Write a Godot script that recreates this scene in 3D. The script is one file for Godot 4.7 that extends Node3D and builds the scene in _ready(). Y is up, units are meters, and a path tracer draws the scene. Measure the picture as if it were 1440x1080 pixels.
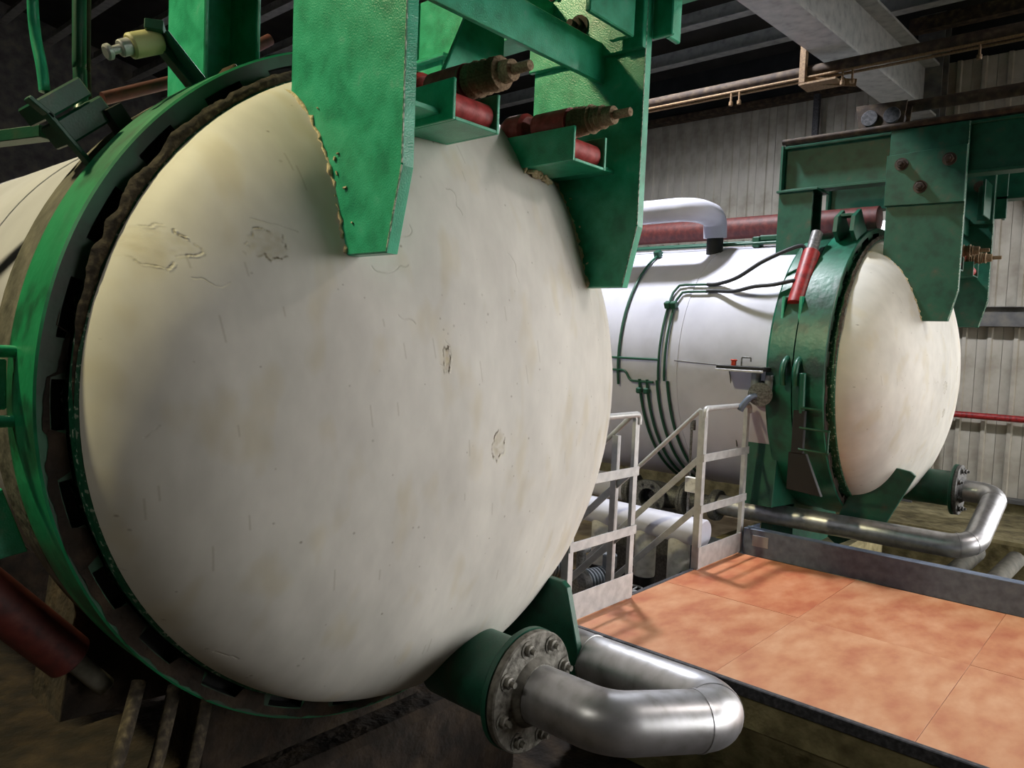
extends Node3D

# ------------------------------------------------------------------ helpers
var M := {}
var used := {}
var rng := RandomNumberGenerator.new()

func S() -> SurfaceTool:
	var s := SurfaceTool.new()
	s.begin(Mesh.PRIMITIVE_TRIANGLES)
	s.set_smooth_group(-1)
	return s

func tri(s: SurfaceTool, a: Vector3, b: Vector3, c: Vector3) -> void:
	s.add_vertex(a); s.add_vertex(c); s.add_vertex(b)      # given counter-clockwise from outside

func quad(s: SurfaceTool, a: Vector3, b: Vector3, c: Vector3, d: Vector3) -> void:
	tri(s, a, b, c); tri(s, a, c, d)

func obox(s: SurfaceTool, xf: Transform3D, size: Vector3, bev := 0.004) -> void:
	# a box with chamfered edges
	s.set_smooth_group(-1)
	var h := size * 0.5
	var b: float = min(bev, min(h.x, min(h.y, h.z)) * 0.8)
	var ax := [Vector3.RIGHT, Vector3.UP, Vector3.BACK]
	var p := func(sx: float, sy: float, sz: float, k: int) -> Vector3:
		var v := Vector3(sx * (h.x - (0.0 if k == 0 else b)), sy * (h.y - (0.0 if k == 1 else b)), sz * (h.z - (0.0 if k == 2 else b)))
		return xf * v
	for k in 3:
		for sg in [-1.0, 1.0]:
			var c := []
			for uv in [[-1.0, -1.0], [1.0, -1.0], [1.0, 1.0], [-1.0, 1.0]]:
				var q := [0.0, 0.0, 0.0]
				q[k] = sg; q[(k + 1) % 3] = uv[0]; q[(k + 2) % 3] = uv[1]
				c.append(p.call(q[0], q[1], q[2], k))
			if sg > 0: quad(s, c[0], c[1], c[2], c[3])
			else: quad(s, c[3], c[2], c[1], c[0])
	for k in 3:                                            # edges along axis k
		var i := (k + 1) % 3
		var j := (k + 2) % 3
		for si in [-1.0, 1.0]:
			for sj in [-1.0, 1.0]:
				var q0 := [0.0, 0.0, 0.0]
				var q1 := [0.0, 0.0, 0.0]
				q0[k] = -1.0; q1[k] = 1.0
				q0[i] = si; q1[i] = si; q0[j] = sj; q1[j] = sj
				var a = p.call(q0[0], q0[1], q0[2], i)
				var bb = p.call(q1[0], q1[1], q1[2], i)
				var c2 = p.call(q1[0], q1[1], q1[2], j)
				var d = p.call(q0[0], q0[1], q0[2], j)
				if si * sj > 0: quad(s, d, c2, bb, a)
				else: quad(s, a, bb, c2, d)
	for sx in [-1.0, 1.0]:
		for sy in [-1.0, 1.0]:
			for sz in [-1.0, 1.0]:
				var a = p.call(sx, sy, sz, 0)
				var b2 = p.call(sx, sy, sz, 1)
				var c3 = p.call(sx, sy, sz, 2)
				if sx * sy * sz > 0: tri(s, a, b2, c3)
				else: tri(s, a, c3, b2)

func box(s: SurfaceTool, lo: Vector3, hi: Vector3, bev := 0.004) -> void:
	obox(s, Transform3D(Basis(), (lo + hi) * 0.5), hi - lo, bev)

func frame(dir: Vector3, up := Vector3.UP) -> Basis:
	# local z along dir
	var z := dir.normalized()
	var u := up if absf(z.dot(up)) < 0.98 else Vector3.RIGHT
	var x := u.cross(z).normalized()
	return Basis(x, z.cross(x), z)

func bar(s: SurfaceTool, a: Vector3, b: Vector3, w: float, h: float, up := Vector3.UP, bev := 0.002) -> void:
	obox(s, Transform3D(frame(b - a, up), (a + b) * 0.5), Vector3(w, h, a.distance_to(b)), bev)

func tube(s: SurfaceTool, pts: Array, r: float, seg := 14, caps := true, radii := []) -> void:
	var n := pts.size()
	var rings := []
	var t0: Vector3 = (pts[1] - pts[0]).normalized()
	var nx := frame(t0).x
	for i in n:
		var t: Vector3
		if i == 0: t = pts[1] - pts[0]
		elif i == n - 1: t = pts[n - 1] - pts[n - 2]
		else: t = (pts[i + 1] - pts[i]).normalized() + (pts[i] - pts[i - 1]).normalized()
		t = t.normalized()
		nx = (nx - t * nx.dot(t)).normalized()
		var ny := t.cross(nx)
		var ring := []
		var rr: float = radii[i] if radii.size() else r
		for k in seg:
			var a := TAU * k / seg
			ring.append(pts[i] + (nx * cos(a) + ny * sin(a)) * rr)
		rings.append(ring)
	s.set_smooth_group(1)
	for i in n - 1:
		for k in seg:
			var k2 := (k + 1) % seg
			quad(s, rings[i][k], rings[i][k2], rings[i + 1][k2], rings[i + 1][k])
	s.set_smooth_group(-1)
	if caps:
		for k in seg:
			var k2 := (k + 1) % seg
			tri(s, pts[0], rings[0][k2], rings[0][k])
			tri(s, pts[n - 1], rings[n - 1][k], rings[n - 1][k2])

func rounded(pts: Array, rad: float, n := 8) -> Array:
	# polyline with its corners turned into arcs
	var o := [pts[0]]
	for i in range(1, pts.size() - 1):
		var p: Vector3 = pts[i]
		var a: Vector3 = pts[i - 1] - p
		var b: Vector3 = pts[i + 1] - p
		var ang := a.angle_to(b)
		if ang > PI - 0.02:
			o.append(p); continue
		var cut: float = min(rad / tan(ang / 2), min(a.length(), b.length()) * 0.49)
		var rr := cut * tan(ang / 2)
		var c := p + (a.normalized() + b.normalized()).normalized() * (rr / sin(ang / 2))
		var u := (p + a.normalized() * cut) - c
		var v := (p + b.normalized() * cut) - c
		for k in n + 1:
			o.append(c + u.slerp(v, float(k) / n))
	o.append(pts[-1])
	return o

func curve(pts: Array, n := 8) -> Array:
	# Catmull-Rom through the points
	var o := []
	for i in pts.size() - 1:
		var p0: Vector3 = pts[max(i - 1, 0)]
		var p1: Vector3 = pts[i]
		var p2: Vector3 = pts[i + 1]
		var p3: Vector3 = pts[min(i + 2, pts.size() - 1)]
		for k in n: o.append(p1.cubic_interpolate(p2, p0, p3, float(k) / n))
	o.append(pts[-1])
	return o

func lathe(s: SurfaceTool, xf: Transform3D, prof: Array, seg := 48, smooth := false) -> void:
	# prof: Vector2(radius, along local z); outside lies to the right when walking the profile with z rising
	for i in prof.size() - 1:
		var p: Vector2 = prof[i]
		var q: Vector2 = prof[i + 1]
		s.set_smooth_group(1 if smooth else i + 2)
		for k in seg:
			var a := TAU * k / seg
			var b := TAU * ((k + 1) % seg) / seg
			var A := xf * Vector3(p.x * cos(a), p.x * sin(a), p.y)
			var B := xf * Vector3(p.x * cos(b), p.x * sin(b), p.y)
			var C := xf * Vector3(q.x * cos(b), q.x * sin(b), q.y)
			var D := xf * Vector3(q.x * cos(a), q.x * sin(a), q.y)
			if p.x < 0.00001: tri(s, A, C, D)
			elif q.x < 0.00001: tri(s, A, B, C)
			else: quad(s, A, B, C, D)
	s.set_smooth_group(-1)

func cyl(s: SurfaceTool, a: Vector3, b: Vector3, r: float, seg := 20, ch := 0.003) -> void:
	var l := a.distance_to(b)
	lathe(s, Transform3D(frame(b - a), a), [Vector2(0, 0), Vector2(r - ch, 0), Vector2(r, ch), Vector2(r, l - ch), Vector2(r - ch, l), Vector2(0, l)], seg)

func hexbolt(s: SurfaceTool, at: Vector3, dir: Vector3, r: float, h: float) -> void:
	var xf := Transform3D(frame(dir), at)
	lathe(s, xf, [Vector2(r * 1.5, 0), Vector2(r * 1.5, h * 0.18), Vector2(0, h * 0.18)], 16)
	lathe(s, xf, [Vector2(r, h * 0.18), Vector2(r, h * 0.8), Vector2(r * 0.82, h * 0.9), Vector2(0, h * 0.9)], 6)
	lathe(s, xf, [Vector2(r * 0.5, h * 0.9), Vector2(r * 0.5, h * 1.6), Vector2(0, h * 1.6)], 10)

func prism(s: SurfaceTool, poly: Array, depth: float, xf: Transform3D, bev := 0.003) -> void:
	# polygon in local xy, extruded along local z about 0
	var P := PackedVector2Array(poly)
	if Geometry2D.is_polygon_clockwise(P): P.reverse()
	var n := P.size()
	var I := PackedVector2Array()
	for i in n:
		var a := (P[i] - P[(i + n - 1) % n]).normalized()
		var b := (P[(i + 1) % n] - P[i]).normalized()
		var na := Vector2(-a.y, a.x)
		var nb := Vector2(-b.y, b.x)
		var m := (na + nb).normalized()
		I.append(P[i] + m * (bev / max(0.35, m.dot(na))))
	var t := Geometry2D.triangulate_polygon(P)
	var h := depth * 0.5
	s.set_smooth_group(-1)
	var v := func(q: Vector2, z: float) -> Vector3: return xf * Vector3(q.x, q.y, z)
	for k in range(0, t.size(), 3):
		var a := t[k]
		var b := t[k + 1]
		var c := t[k + 2]
		if (P[b] - P[a]).cross(P[c] - P[a]) < 0:
			var w := b
			b = c; c = w
		tri(s, v.call(I[a], h), v.call(I[b], h), v.call(I[c], h))
		tri(s, v.call(I[a], -h), v.call(I[c], -h), v.call(I[b], -h))
	for i in n:
		var j := (i + 1) % n
		quad(s, v.call(P[i], -h + bev), v.call(P[j], -h + bev), v.call(P[j], h - bev), v.call(P[i], h - bev))
		quad(s, v.call(P[i], h - bev), v.call(P[j], h - bev), v.call(I[j], h), v.call(I[i], h))
		quad(s, v.call(I[i], -h), v.call(I[j], -h), v.call(P[j], -h + bev), v.call(P[i], -h + bev))

const XPLANE := Basis(Vector3(0, 0, 1), Vector3(0, 1, 0), Vector3(-1, 0, 0))    # local x -> world z, local y -> world y

func ibeam(s: SurfaceTool, a: Vector3, b: Vector3, w: float, h: float, tw := 0.02, tf := 0.025, up := Vector3.UP) -> void:
	var f := frame(b - a, up)
	bar(s, a, b, tw, h - tf, up)
	bar(s, a + f.y * (h - tf) / 2, b + f.y * (h - tf) / 2, w, tf, up)
	bar(s, a - f.y * (h - tf) / 2, b - f.y * (h - tf) / 2, w, tf, up)

func numbered(n: String) -> String:
	if not used.has(n):
		used[n] = 0
		return n
	used[n] += 1
	return "%s_%03d" % [n, used[n]]

func thing(called: String, label: String, category: String, at: Vector3, group := "") -> Node3D:
	var o := Node3D.new()
	o.name = numbered(called)
	add_child(o, true)
	o.position = at
	o.set_meta("label", label)
	o.set_meta("category", category)
	if group: o.set_meta("group", group)
	return o

func obj(called: String, s: SurfaceTool, m: Material, parent: Node3D = null, uv := false) -> MeshInstance3D:
	s.generate_normals()
	if uv: s.generate_tangents()
	var raw := s.commit()
	var bb := raw.get_aabb()
	var base := bb.position + Vector3(bb.size.x / 2, 0, bb.size.z / 2)
	var t := SurfaceTool.new()
	t.append_from(raw, 0, Transform3D(Basis(), -base))
	var o := MeshInstance3D.new()
	o.mesh = t.commit()
	o.material_override = m
	if parent == null:
		o.name = numbered(called)
		add_child(o, true)
		o.position = base
	else:
		o.name = called
		parent.add_child(o, true)
		var off := Vector3.ZERO
		var q: Node = parent
		while q != self:
			off += (q as Node3D).position
			q = q.get_parent()
		o.position = base - off
	return o

func inst(called: String, mesh: Mesh, m: Material, parent: Node3D, at: Vector3, turn := Basis()) -> MeshInstance3D:
	var o := MeshInstance3D.new()
	o.mesh = mesh
	o.material_override = m
	o.name = called
	parent.add_child(o, true)
	var off := Vector3.ZERO
	var q: Node = parent
	while q != self:
		off += (q as Node3D).position
		q = q.get_parent()
	o.transform = Transform3D(turn, at - off)
	return o

func tag(o: Node3D, label: String, category: String, group := "") -> Node3D:
	o.set_meta("label", label)
	o.set_meta("category", category)
	if group: o.set_meta("group", group)
	return o

func struct(o: Node3D, label: String, category: String) -> Node3D:
	o.set_meta("kind", "structure")
	o.set_meta("label", label)
	o.set_meta("category", category)
	return o

func onto(s: SurfaceTool) -> Mesh:
	s.generate_normals()
	return s.commit()

# ------------------------------------------------------------------ materials
func noise_tex(f: float, stops: Array, seed_: int, oct := 5, size := 512, type := FastNoiseLite.TYPE_SIMPLEX_SMOOTH) -> NoiseTexture2D:
	var n := FastNoiseLite.new()
	n.noise_type = type
	n.frequency = f
	n.fractal_octaves = oct
	n.fractal_gain = 0.55
	n.seed = seed_
	var t := NoiseTexture2D.new()
	t.width = size; t.height = size
	t.seamless = true
	t.noise = n
	if stops.size():
		var g := Gradient.new()
		var offs := PackedFloat32Array()
		var cols := PackedColorArray()
		for st in stops:
			offs.append(st[0]); cols.append(st[1])
		g.offsets = offs; g.colors = cols
		t.color_ramp = g
	return t

func bump_tex(f: float, seed_: int, strength := 4.0, oct := 5, type := FastNoiseLite.TYPE_SIMPLEX_SMOOTH) -> NoiseTexture2D:
	var t := noise_tex(f, [], seed_, oct, 512, type)
	t.as_normal_map = true
	t.bump_strength = strength
	return t

func mat(called: String, stops: Array, f: float, scale: float, rough: float, metal := 0.0, bump: Texture2D = null, bs := 0.5) -> StandardMaterial3D:
	var m := StandardMaterial3D.new()
	m.resource_name = called
	m.albedo_texture = noise_tex(f, stops, called.hash() % 1000)
	m.uv1_triplanar = true
	m.uv1_scale = Vector3.ONE * scale
	m.roughness = rough
	m.metallic = metal
	if bump:
		m.normal_enabled = true
		m.normal_texture = bump
		m.normal_scale = bs
	M[called] = m
	return m

func flat(called: String, c: Color, rough: float, metal := 0.0) -> StandardMaterial3D:
	var m := StandardMaterial3D.new()
	m.resource_name = called
	m.albedo_color = c
	m.roughness = rough
	m.metallic = metal
	M[called] = m
	return m

func C(r: float, g: float, b: float) -> Color: return Color(r, g, b)

func materials() -> void:
	var fine := bump_tex(0.05, 5, 3.0)
	var rough_b := bump_tex(0.02, 9, 6.0)
	var orange_peel := bump_tex(0.25, 12, 2.0, 2)
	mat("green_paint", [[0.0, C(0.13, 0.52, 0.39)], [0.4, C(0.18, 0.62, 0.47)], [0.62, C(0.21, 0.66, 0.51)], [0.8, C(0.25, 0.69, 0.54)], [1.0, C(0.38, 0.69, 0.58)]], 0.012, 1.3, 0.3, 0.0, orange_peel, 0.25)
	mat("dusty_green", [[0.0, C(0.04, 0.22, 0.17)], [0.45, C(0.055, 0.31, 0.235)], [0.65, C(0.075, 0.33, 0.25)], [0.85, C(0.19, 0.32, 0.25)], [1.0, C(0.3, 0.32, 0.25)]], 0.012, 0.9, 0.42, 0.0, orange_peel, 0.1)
	mat("ring_green", [[0.0, C(0.1, 0.16, 0.11)], [0.36, C(0.07, 0.34, 0.22)], [0.5, C(0.09, 0.5, 0.32)], [0.8, C(0.12, 0.55, 0.36)], [1.0, C(0.3, 0.53, 0.4)]], 0.008, 0.6, 0.42, 0.0, fine, 0.15)
	mat("ring_face", [[0.0, C(0.12, 0.14, 0.09)], [0.38, C(0.06, 0.2, 0.12)], [0.5, C(0.03, 0.27, 0.17)], [0.8, C(0.04, 0.32, 0.2)], [1.0, C(0.2, 0.34, 0.25)]], 0.008, 0.6, 0.6, 0.0, fine, 0.15)  # darker green on the front face stands in for its shade
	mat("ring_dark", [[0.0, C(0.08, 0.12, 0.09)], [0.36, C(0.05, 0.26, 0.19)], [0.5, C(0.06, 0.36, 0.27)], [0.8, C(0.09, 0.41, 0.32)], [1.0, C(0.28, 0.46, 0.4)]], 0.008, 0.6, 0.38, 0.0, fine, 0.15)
	mat("chipped_green", [[0.0, C(0.03, 0.25, 0.17)], [0.62, C(0.04, 0.33, 0.22)], [0.7, C(0.1, 0.36, 0.26)], [0.76, C(0.7, 0.74, 0.68)], [1.0, C(0.8, 0.8, 0.74)]], 0.03, 2.0, 0.55, 0.0, rough_b, 0.6)
	mat("white_cladding", [[0.0, C(0.66, 0.66, 0.7)], [0.4, C(0.73, 0.73, 0.78)], [1.0, C(0.79, 0.79, 0.83)]], 0.006, 0.5, 0.42, 0.0, bump_tex(0.008, 31, 2.0, 3), 0.2)
	mat("white_paint", [[0.0, C(0.68, 0.67, 0.64)], [0.5, C(0.84, 0.83, 0.8)], [1.0, C(0.88, 0.87, 0.85)]], 0.02, 1.5, 0.5)
	mat("silver_pipe", [[0.0, C(0.56, 0.55, 0.54)], [0.4, C(0.7, 0.7, 0.71)], [1.0, C(0.8, 0.8, 0.82)]], 0.015, 1.6, 0.38, 0.8, bump_tex(0.006, 41, 2.0, 3), 0.1)
	mat("dirty_flange", [[0.0, C(0.2, 0.19, 0.17)], [0.4, C(0.42, 0.41, 0.38)], [0.7, C(0.52, 0.51, 0.48)], [1.0, C(0.6, 0.59, 0.56)]], 0.02, 2.5, 0.5, 0.45, rough_b, 0.4)
	mat("galvanised", [[0.0, C(0.64, 0.64, 0.64)], [0.5, C(0.71, 0.71, 0.71)], [1.0, C(0.78, 0.78, 0.77)]], 0.02, 1.0, 0.42, 0.25)
	mat("flange_grey", [[0.0, C(0.22, 0.21, 0.2)], [0.5, C(0.4, 0.4, 0.4)], [1.0, C(0.55, 0.55, 0.54)]], 0.03, 3.0, 0.5, 0.4, rough_b, 0.4)
	mat("rust_brown", [[0.0, C(0.11, 0.075, 0.055)], [0.45, C(0.22, 0.165, 0.12)], [0.75, C(0.3, 0.245, 0.18)], [1.0, C(0.4, 0.34, 0.25)]], 0.012, 1.5, 0.8, 0.0, rough_b, 0.25)
	mat("dusty_steel", [[0.0, C(0.3, 0.3, 0.3)], [0.5, C(0.4, 0.4, 0.4)], [1.0, C(0.5, 0.48, 0.44)]], 0.01, 0.8, 0.6, 0.1)
	mat("beam_steel", [[0.0, C(0.5, 0.5, 0.5)], [0.45, C(0.62, 0.63, 0.63)], [1.0, C(0.7, 0.7, 0.69)]], 0.012, 1.0, 0.5, 0.2)
	mat("red_paint", [[0.0, C(0.28, 0.05, 0.05)], [0.5, C(0.58, 0.12, 0.12)], [1.0, C(0.68, 0.22, 0.22)]], 0.015, 2.5, 0.45, 0.0, fine, 0.2)
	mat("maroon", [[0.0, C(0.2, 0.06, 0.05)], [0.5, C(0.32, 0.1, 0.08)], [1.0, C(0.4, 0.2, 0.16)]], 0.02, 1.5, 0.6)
	mat("dirt_thread", [[0.0, C(0.32, 0.26, 0.19)], [0.5, C(0.54, 0.46, 0.36)], [1.0, C(0.66, 0.59, 0.48)]], 0.05, 4.0, 0.9, 0.0, rough_b, 0.9)
	mat("dusty_red", [[0.0, C(0.46, 0.12, 0.11)], [0.5, C(0.66, 0.22, 0.22)], [1.0, C(0.74, 0.36, 0.34)]], 0.015, 2.5, 0.55, 0.0, fine, 0.2)
	mat("plaster_crumb", [[0.0, C(0.6, 0.52, 0.38)], [0.5, C(0.8, 0.74, 0.6)], [1.0, C(0.88, 0.85, 0.75)]], 0.05, 4.0, 0.95, 0.0, rough_b, 1.0)
	mat("gasket_dirt", [[0.0, C(0.1, 0.09, 0.07)], [0.5, C(0.22, 0.19, 0.15)], [0.75, C(0.36, 0.32, 0.25)], [1.0, C(0.5, 0.46, 0.36)]], 0.03, 2.0, 0.95, 0.0, rough_b, 1.0)
	mat("neck_grey", [[0.0, C(0.2, 0.19, 0.16)], [0.5, C(0.33, 0.32, 0.28)], [1.0, C(0.45, 0.43, 0.38)]], 0.02, 1.0, 0.8, 0.0, rough_b, 0.4)
	mat("concrete", [[0.0, C(0.33, 0.3, 0.2)], [0.5, C(0.52, 0.48, 0.34)], [1.0, C(0.64, 0.6, 0.45)]], 0.012, 0.7, 0.95, 0.0, rough_b, 0.7)
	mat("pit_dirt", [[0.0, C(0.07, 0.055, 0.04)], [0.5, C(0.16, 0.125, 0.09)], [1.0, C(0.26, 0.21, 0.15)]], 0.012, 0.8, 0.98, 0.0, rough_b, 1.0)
	mat("beige_floor", [[0.0, C(0.5, 0.44, 0.35)], [0.5, C(0.66, 0.59, 0.48)], [1.0, C(0.74, 0.67, 0.56)]], 0.01, 0.6, 0.8)
	for dk in [["orange_deck", 0.0, 0.0], ["orange_deck_faded", 0.02, 0.035], ["orange_deck_red", 0.0, -0.03]]:
		mat(dk[0], [[0.0, C(0.67 + dk[1], 0.385 + dk[2], 0.26 + dk[2])], [0.5, C(0.745 + dk[1], 0.5 + dk[2], 0.345 + dk[2])], [1.0, C(0.8 + dk[1], 0.59 + dk[2], 0.44 + dk[2])]], 0.006, 1.1, 0.5, 0.0, bump_tex(0.03, 61, 2.0), 0.12)
		M[dk[0]].uv1_scale = Vector3(0.8, 1.1, 1.5)
	mat("kerb_grey", [[0.0, C(0.28, 0.32, 0.38)], [0.5, C(0.34, 0.385, 0.46)], [1.0, C(0.4, 0.44, 0.5)]], 0.02, 1.2, 0.5)
	mat("dark_edge", [[0.0, C(0.14, 0.14, 0.15)], [0.5, C(0.24, 0.24, 0.26)], [1.0, C(0.38, 0.37, 0.37)]], 0.03, 2.0, 0.55, 0.1)
	mat("sheet_panel", [[0.0, C(0.56, 0.53, 0.48)], [0.5, C(0.68, 0.66, 0.61)], [1.0, C(0.74, 0.72, 0.68)]], 0.008, 0.5, 0.55, 0.0)
	mat("dark_board", [[0.0, C(0.06, 0.07, 0.08)], [1.0, C(0.13, 0.14, 0.15)]], 0.01, 0.6, 0.85)
	mat("roof_sheet", [[0.0, C(0.1, 0.1, 0.1)], [1.0, C(0.2, 0.19, 0.18)]], 0.01, 0.4, 0.85)
	mat("brown_conduit", [[0.0, C(0.33, 0.24, 0.16)], [1.0, C(0.56, 0.45, 0.3)]], 0.03, 3.0, 0.7)
	mat("worn_edge", [[0.0, C(0.15, 0.42, 0.3)], [0.45, C(0.3, 0.5, 0.4)], [0.6, C(0.7, 0.74, 0.68)], [1.0, C(0.78, 0.8, 0.75)]], 0.04, 2.0, 0.5)
	flat("black_rubber", C(0.05, 0.05, 0.055), 0.7)
	flat("hose_grey", C(0.17, 0.18, 0.2), 0.6)
	flat("pipe_green", C(0.04, 0.27, 0.19), 0.45)
	flat("white_edge", C(0.78, 0.8, 0.78), 0.5)
	flat("red_knob", C(0.75, 0.22, 0.1), 0.5)
	flat("yellow_paint", C(0.6, 0.42, 0.1), 0.6)
	flat("motor_grey", C(0.5, 0.52, 0.54), 0.5, 0.2)
	flat("cream_paint", C(0.74, 0.72, 0.52), 0.45)
	flat("sticker", C(0.55, 0.55, 0.56), 0.5)
	flat("hood_grey", C(0.35, 0.36, 0.37), 0.5, 0.3)
	flat("asphalt", C(0.4, 0.39, 0.37), 0.9)
	var gl := flat("lamp_glow", C(1, 1, 1), 0.5)
	gl.emission_enabled = true
	gl.emission = C(0.95, 0.97, 1.0)
	gl.emission_energy_multiplier = 4.0

# plaster of a door dome: stains, specks, peeled patches and cracks, looked at from the front (u = x, v = -y)
func dome_material(seed_: int, patches: Array, cracks: Array) -> StandardMaterial3D:
	var N := 1024
	var im := Image.create(N, N, false, Image.FORMAT_RGB8)
	var hm := Image.create(N, N, false, Image.FORMAT_RGB8)
	var fl := FastNoiseLite.new()
	fl.seed = seed_; fl.frequency = 0.004; fl.fractal_octaves = 5
	var fs := FastNoiseLite.new()
	fs.seed = seed_ + 7; fs.frequency = 0.03; fs.fractal_octaves = 3
	var fw := FastNoiseLite.new()
	fw.seed = seed_ + 11; fw.frequency = 0.008; fw.fractal_octaves = 3
	for y in N:
		for x in N:
			var a := fl.get_noise_2d(x * 1.5, y * 0.8)
			var b := fs.get_noise_2d(x, y * 0.5)
			var st := clampf((fw.get_noise_2d(x * 1.6, y * 0.7) - 0.2) * 1.6, 0.0, 0.6)
			var l := 0.80 + 0.06 * a + 0.02 * b
			im.set_pixel(x, y, Color(l - 0.03 * st, l * 0.985 - 0.05 * st, l * 0.945 - 0.1 * st))
			var h := 0.5 + 0.035 * b + 0.14 * a
			hm.set_pixel(x, y, Color(h, h, h))
	rng.seed = seed_
	var dot := func(px: float, py: float, r: float, c: Color, dh: float) -> void:
		for j in range(int(py - r), int(py + r) + 1):
			for i in range(int(px - r), int(px + r) + 1):
				if i < 0 or j < 0 or i >= N or j >= N: continue
				var d := Vector2(i - px, j - py).length() / r
				if d > 1.0: continue
				var k := (1.0 - d * d) * c.a
				im.set_pixel(i, j, im.get_pixel(i, j).lerp(Color(c.r, c.g, c.b), k))
				if dh != 0.0:
					var h := clampf(hm.get_pixel(i, j).r + dh * (1.0 - d), 0.0, 1.0)
					hm.set_pixel(i, j, Color(h, h, h))
	for p in patches:                                        # x, y, size x, size y, tone
		var cx: float = (p[0] + 0.5) * N
		var cy: float = (0.5 - p[1]) * N
		var pts := []
		var fp := FastNoiseLite.new()
		fp.seed = int(p[0] * 1000) + 50; fp.frequency = 0.9
		for k in 34:
			var an := TAU * k / 34
			var rr := 0.95 + 0.7 * fp.get_noise_2d(cos(an) * 0.7, sin(an) * 0.7) + 0.25 * fp.get_noise_2d(cos(an) * 3.1 + 9.0, sin(an) * 2.3)
			pts.append(Vector2(cx + cos(an) * p[2] * N * rr, cy + sin(an) * p[3] * N * rr))
		for k in 140:
			var q := Vector2(cx, cy).lerp(pts[rng.randi() % 34], sqrt(rng.randf()) * 0.9)
			dot.call(q.x, q.y, 4.0, Color(0.72, 0.68, 0.57, 0.09 * p[4]), -0.015)
		for k in 34:
			var A: Vector2 = pts[k]
			var B: Vector2 = pts[(k + 1) % 34]
			var stg := clampf(0.25 + fp.get_noise_2d(k * 0.35, 40.0) * 1.6, 0.0, 1.0)
			if stg <= 0.05: continue
			for t in 8:
				var q := A.lerp(B, t / 8.0) + Vector2(rng.randf_range(-0.7, 0.7), rng.randf_range(-0.7, 0.7))
				dot.call(q.x, q.y, 1.5, Color(0.34, 0.3, 0.22, 0.42 * p[4] * stg), -0.14 * stg)
				dot.call(q.x + 2, q.y + 2, 2.2, Color(0.84, 0.82, 0.76, 0.1 * stg), 0.08 * stg)  # pale rim beside the patch edge imitates a highlight
	for c in cracks:                                         # x, y, length, heading
		var q := Vector2((c[0] + 0.5) * N, (0.5 - c[1]) * N)
		var hd: float = c[3]
		for k in int(c[2] * N):
			hd += rng.randf_range(-0.35, 0.35)
			q += Vector2(cos(hd), sin(hd))
			dot.call(q.x, q.y, 1.3, Color(0.5, 0.47, 0.4, 0.16 * absf(sin(k * 0.07 + c[0] * 50.0))), -0.1)
	for k in 260:
		var r := rng.randf_range(0.9, 2.4)
		dot.call(rng.randf() * N, rng.randf() * N, r, Color(0.36, 0.33, 0.27, rng.randf_range(0.1, 0.5)), -0.06)
	for k in 70:
		var sx := rng.randf() * N
		var sy := rng.randf() * N
		var sl := rng.randi_range(8, 34)
		for t in sl: dot.call(sx + t * 0.15, sy + t, 1.4, Color(0.55, 0.52, 0.45, 0.16), 0.0)
	hm.bump_map_to_normal_map(5.0)
	var m := StandardMaterial3D.new()
	m.albedo_texture = ImageTexture.create_from_image(im)
	m.normal_enabled = true
	m.normal_texture = ImageTexture.create_from_image(hm)
	m.normal_scale = 0.6
	m.roughness = 0.62
	return m

# ------------------------------------------------------------------ lamps
func high_bay(at: Vector3, energy: float, col: Color, label: String) -> void:
	var t := thing("high_bay_lamp", label, "lamp", at, "")
	var s := S()
	lathe(s, Transform3D(Basis(Vector3.RIGHT, -PI / 2), at), [Vector2(0.2, 0.02), Vector2(0.21, 0.0), Vector2(0.215, 0.0), Vector2(0.2, 0.1), Vector2(0.11, 0.2), Vector2(0.09, 0.34), Vector2(0, 0.34)], 28)
	lathe(s, Transform3D(Basis(Vector3.RIGHT, -PI / 2), at), [Vector2(0, 0.19), Vector2(0.105, 0.19), Vector2(0.2, 0.02)], 28)
	obj("lamp_hood", s, M.hood_grey, t)
	s = S()
	lathe(s, Transform3D(Basis(Vector3.RIGHT, -PI / 2), at), [Vector2(0, 0.025), Vector2(0.19, 0.025), Vector2(0.19, 0.04), Vector2(0, 0.04)], 28)
	obj("lamp_glass", s, M.lamp_glow, t)
	s = S()
	cyl(s, at + Vector3(0, 0.34, 0), at + Vector3(0, 0.7, 0), 0.012, 8)
	obj("hanging_rod", s, M.dusty_steel, t)
	var l := SpotLight3D.new()
	l.light_color = col
	l.light_energy = energy
	l.light_size = 0.18
	l.spot_range = 40.0
	l.spot_attenuation = 2.0
	l.spot_angle = 81.0
	l.spot_angle_attenuation = 0.5
	l.shadow_enabled = true
	l.name = "lamp_light"
	t.add_child(l, true)
	l.position = Vector3(0, -0.02, 0)
	l.rotation = Vector3(-PI / 2, 0, 0)

# ------------------------------------------------------------------ autoclaves
const R := 1.05
const DH := 0.515

func dome_z(dx: float, dy: float) -> float:
	return DH * sqrt(max(0.0, 1.0 - (dx * dx + dy * dy) / (R * R)))

func crumbs(s: SurfaceTool, D: Vector3, dx: float, y0: float, y1: float, side: float, r: float) -> void:
	# ragged plaster edge where a plate stands in the dome
	var pts := []
	var rad := []
	var n := 46
	for i in n:
		var y: float = lerp(y0, y1, float(i) / (n - 1))
		var z := dome_z(dx + side * 0.022, y)
		pts.append(D + Vector3(dx + side * 0.022 + rng.randf_range(-0.004, 0.004), y + rng.randf_range(-0.004, 0.004), z + rng.randf_range(-0.008, 0.003)))
		rad.append(rng.randf_range(0.25, 1.2) * r)
	tube(s, pts, r, 7, true, rad)

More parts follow.
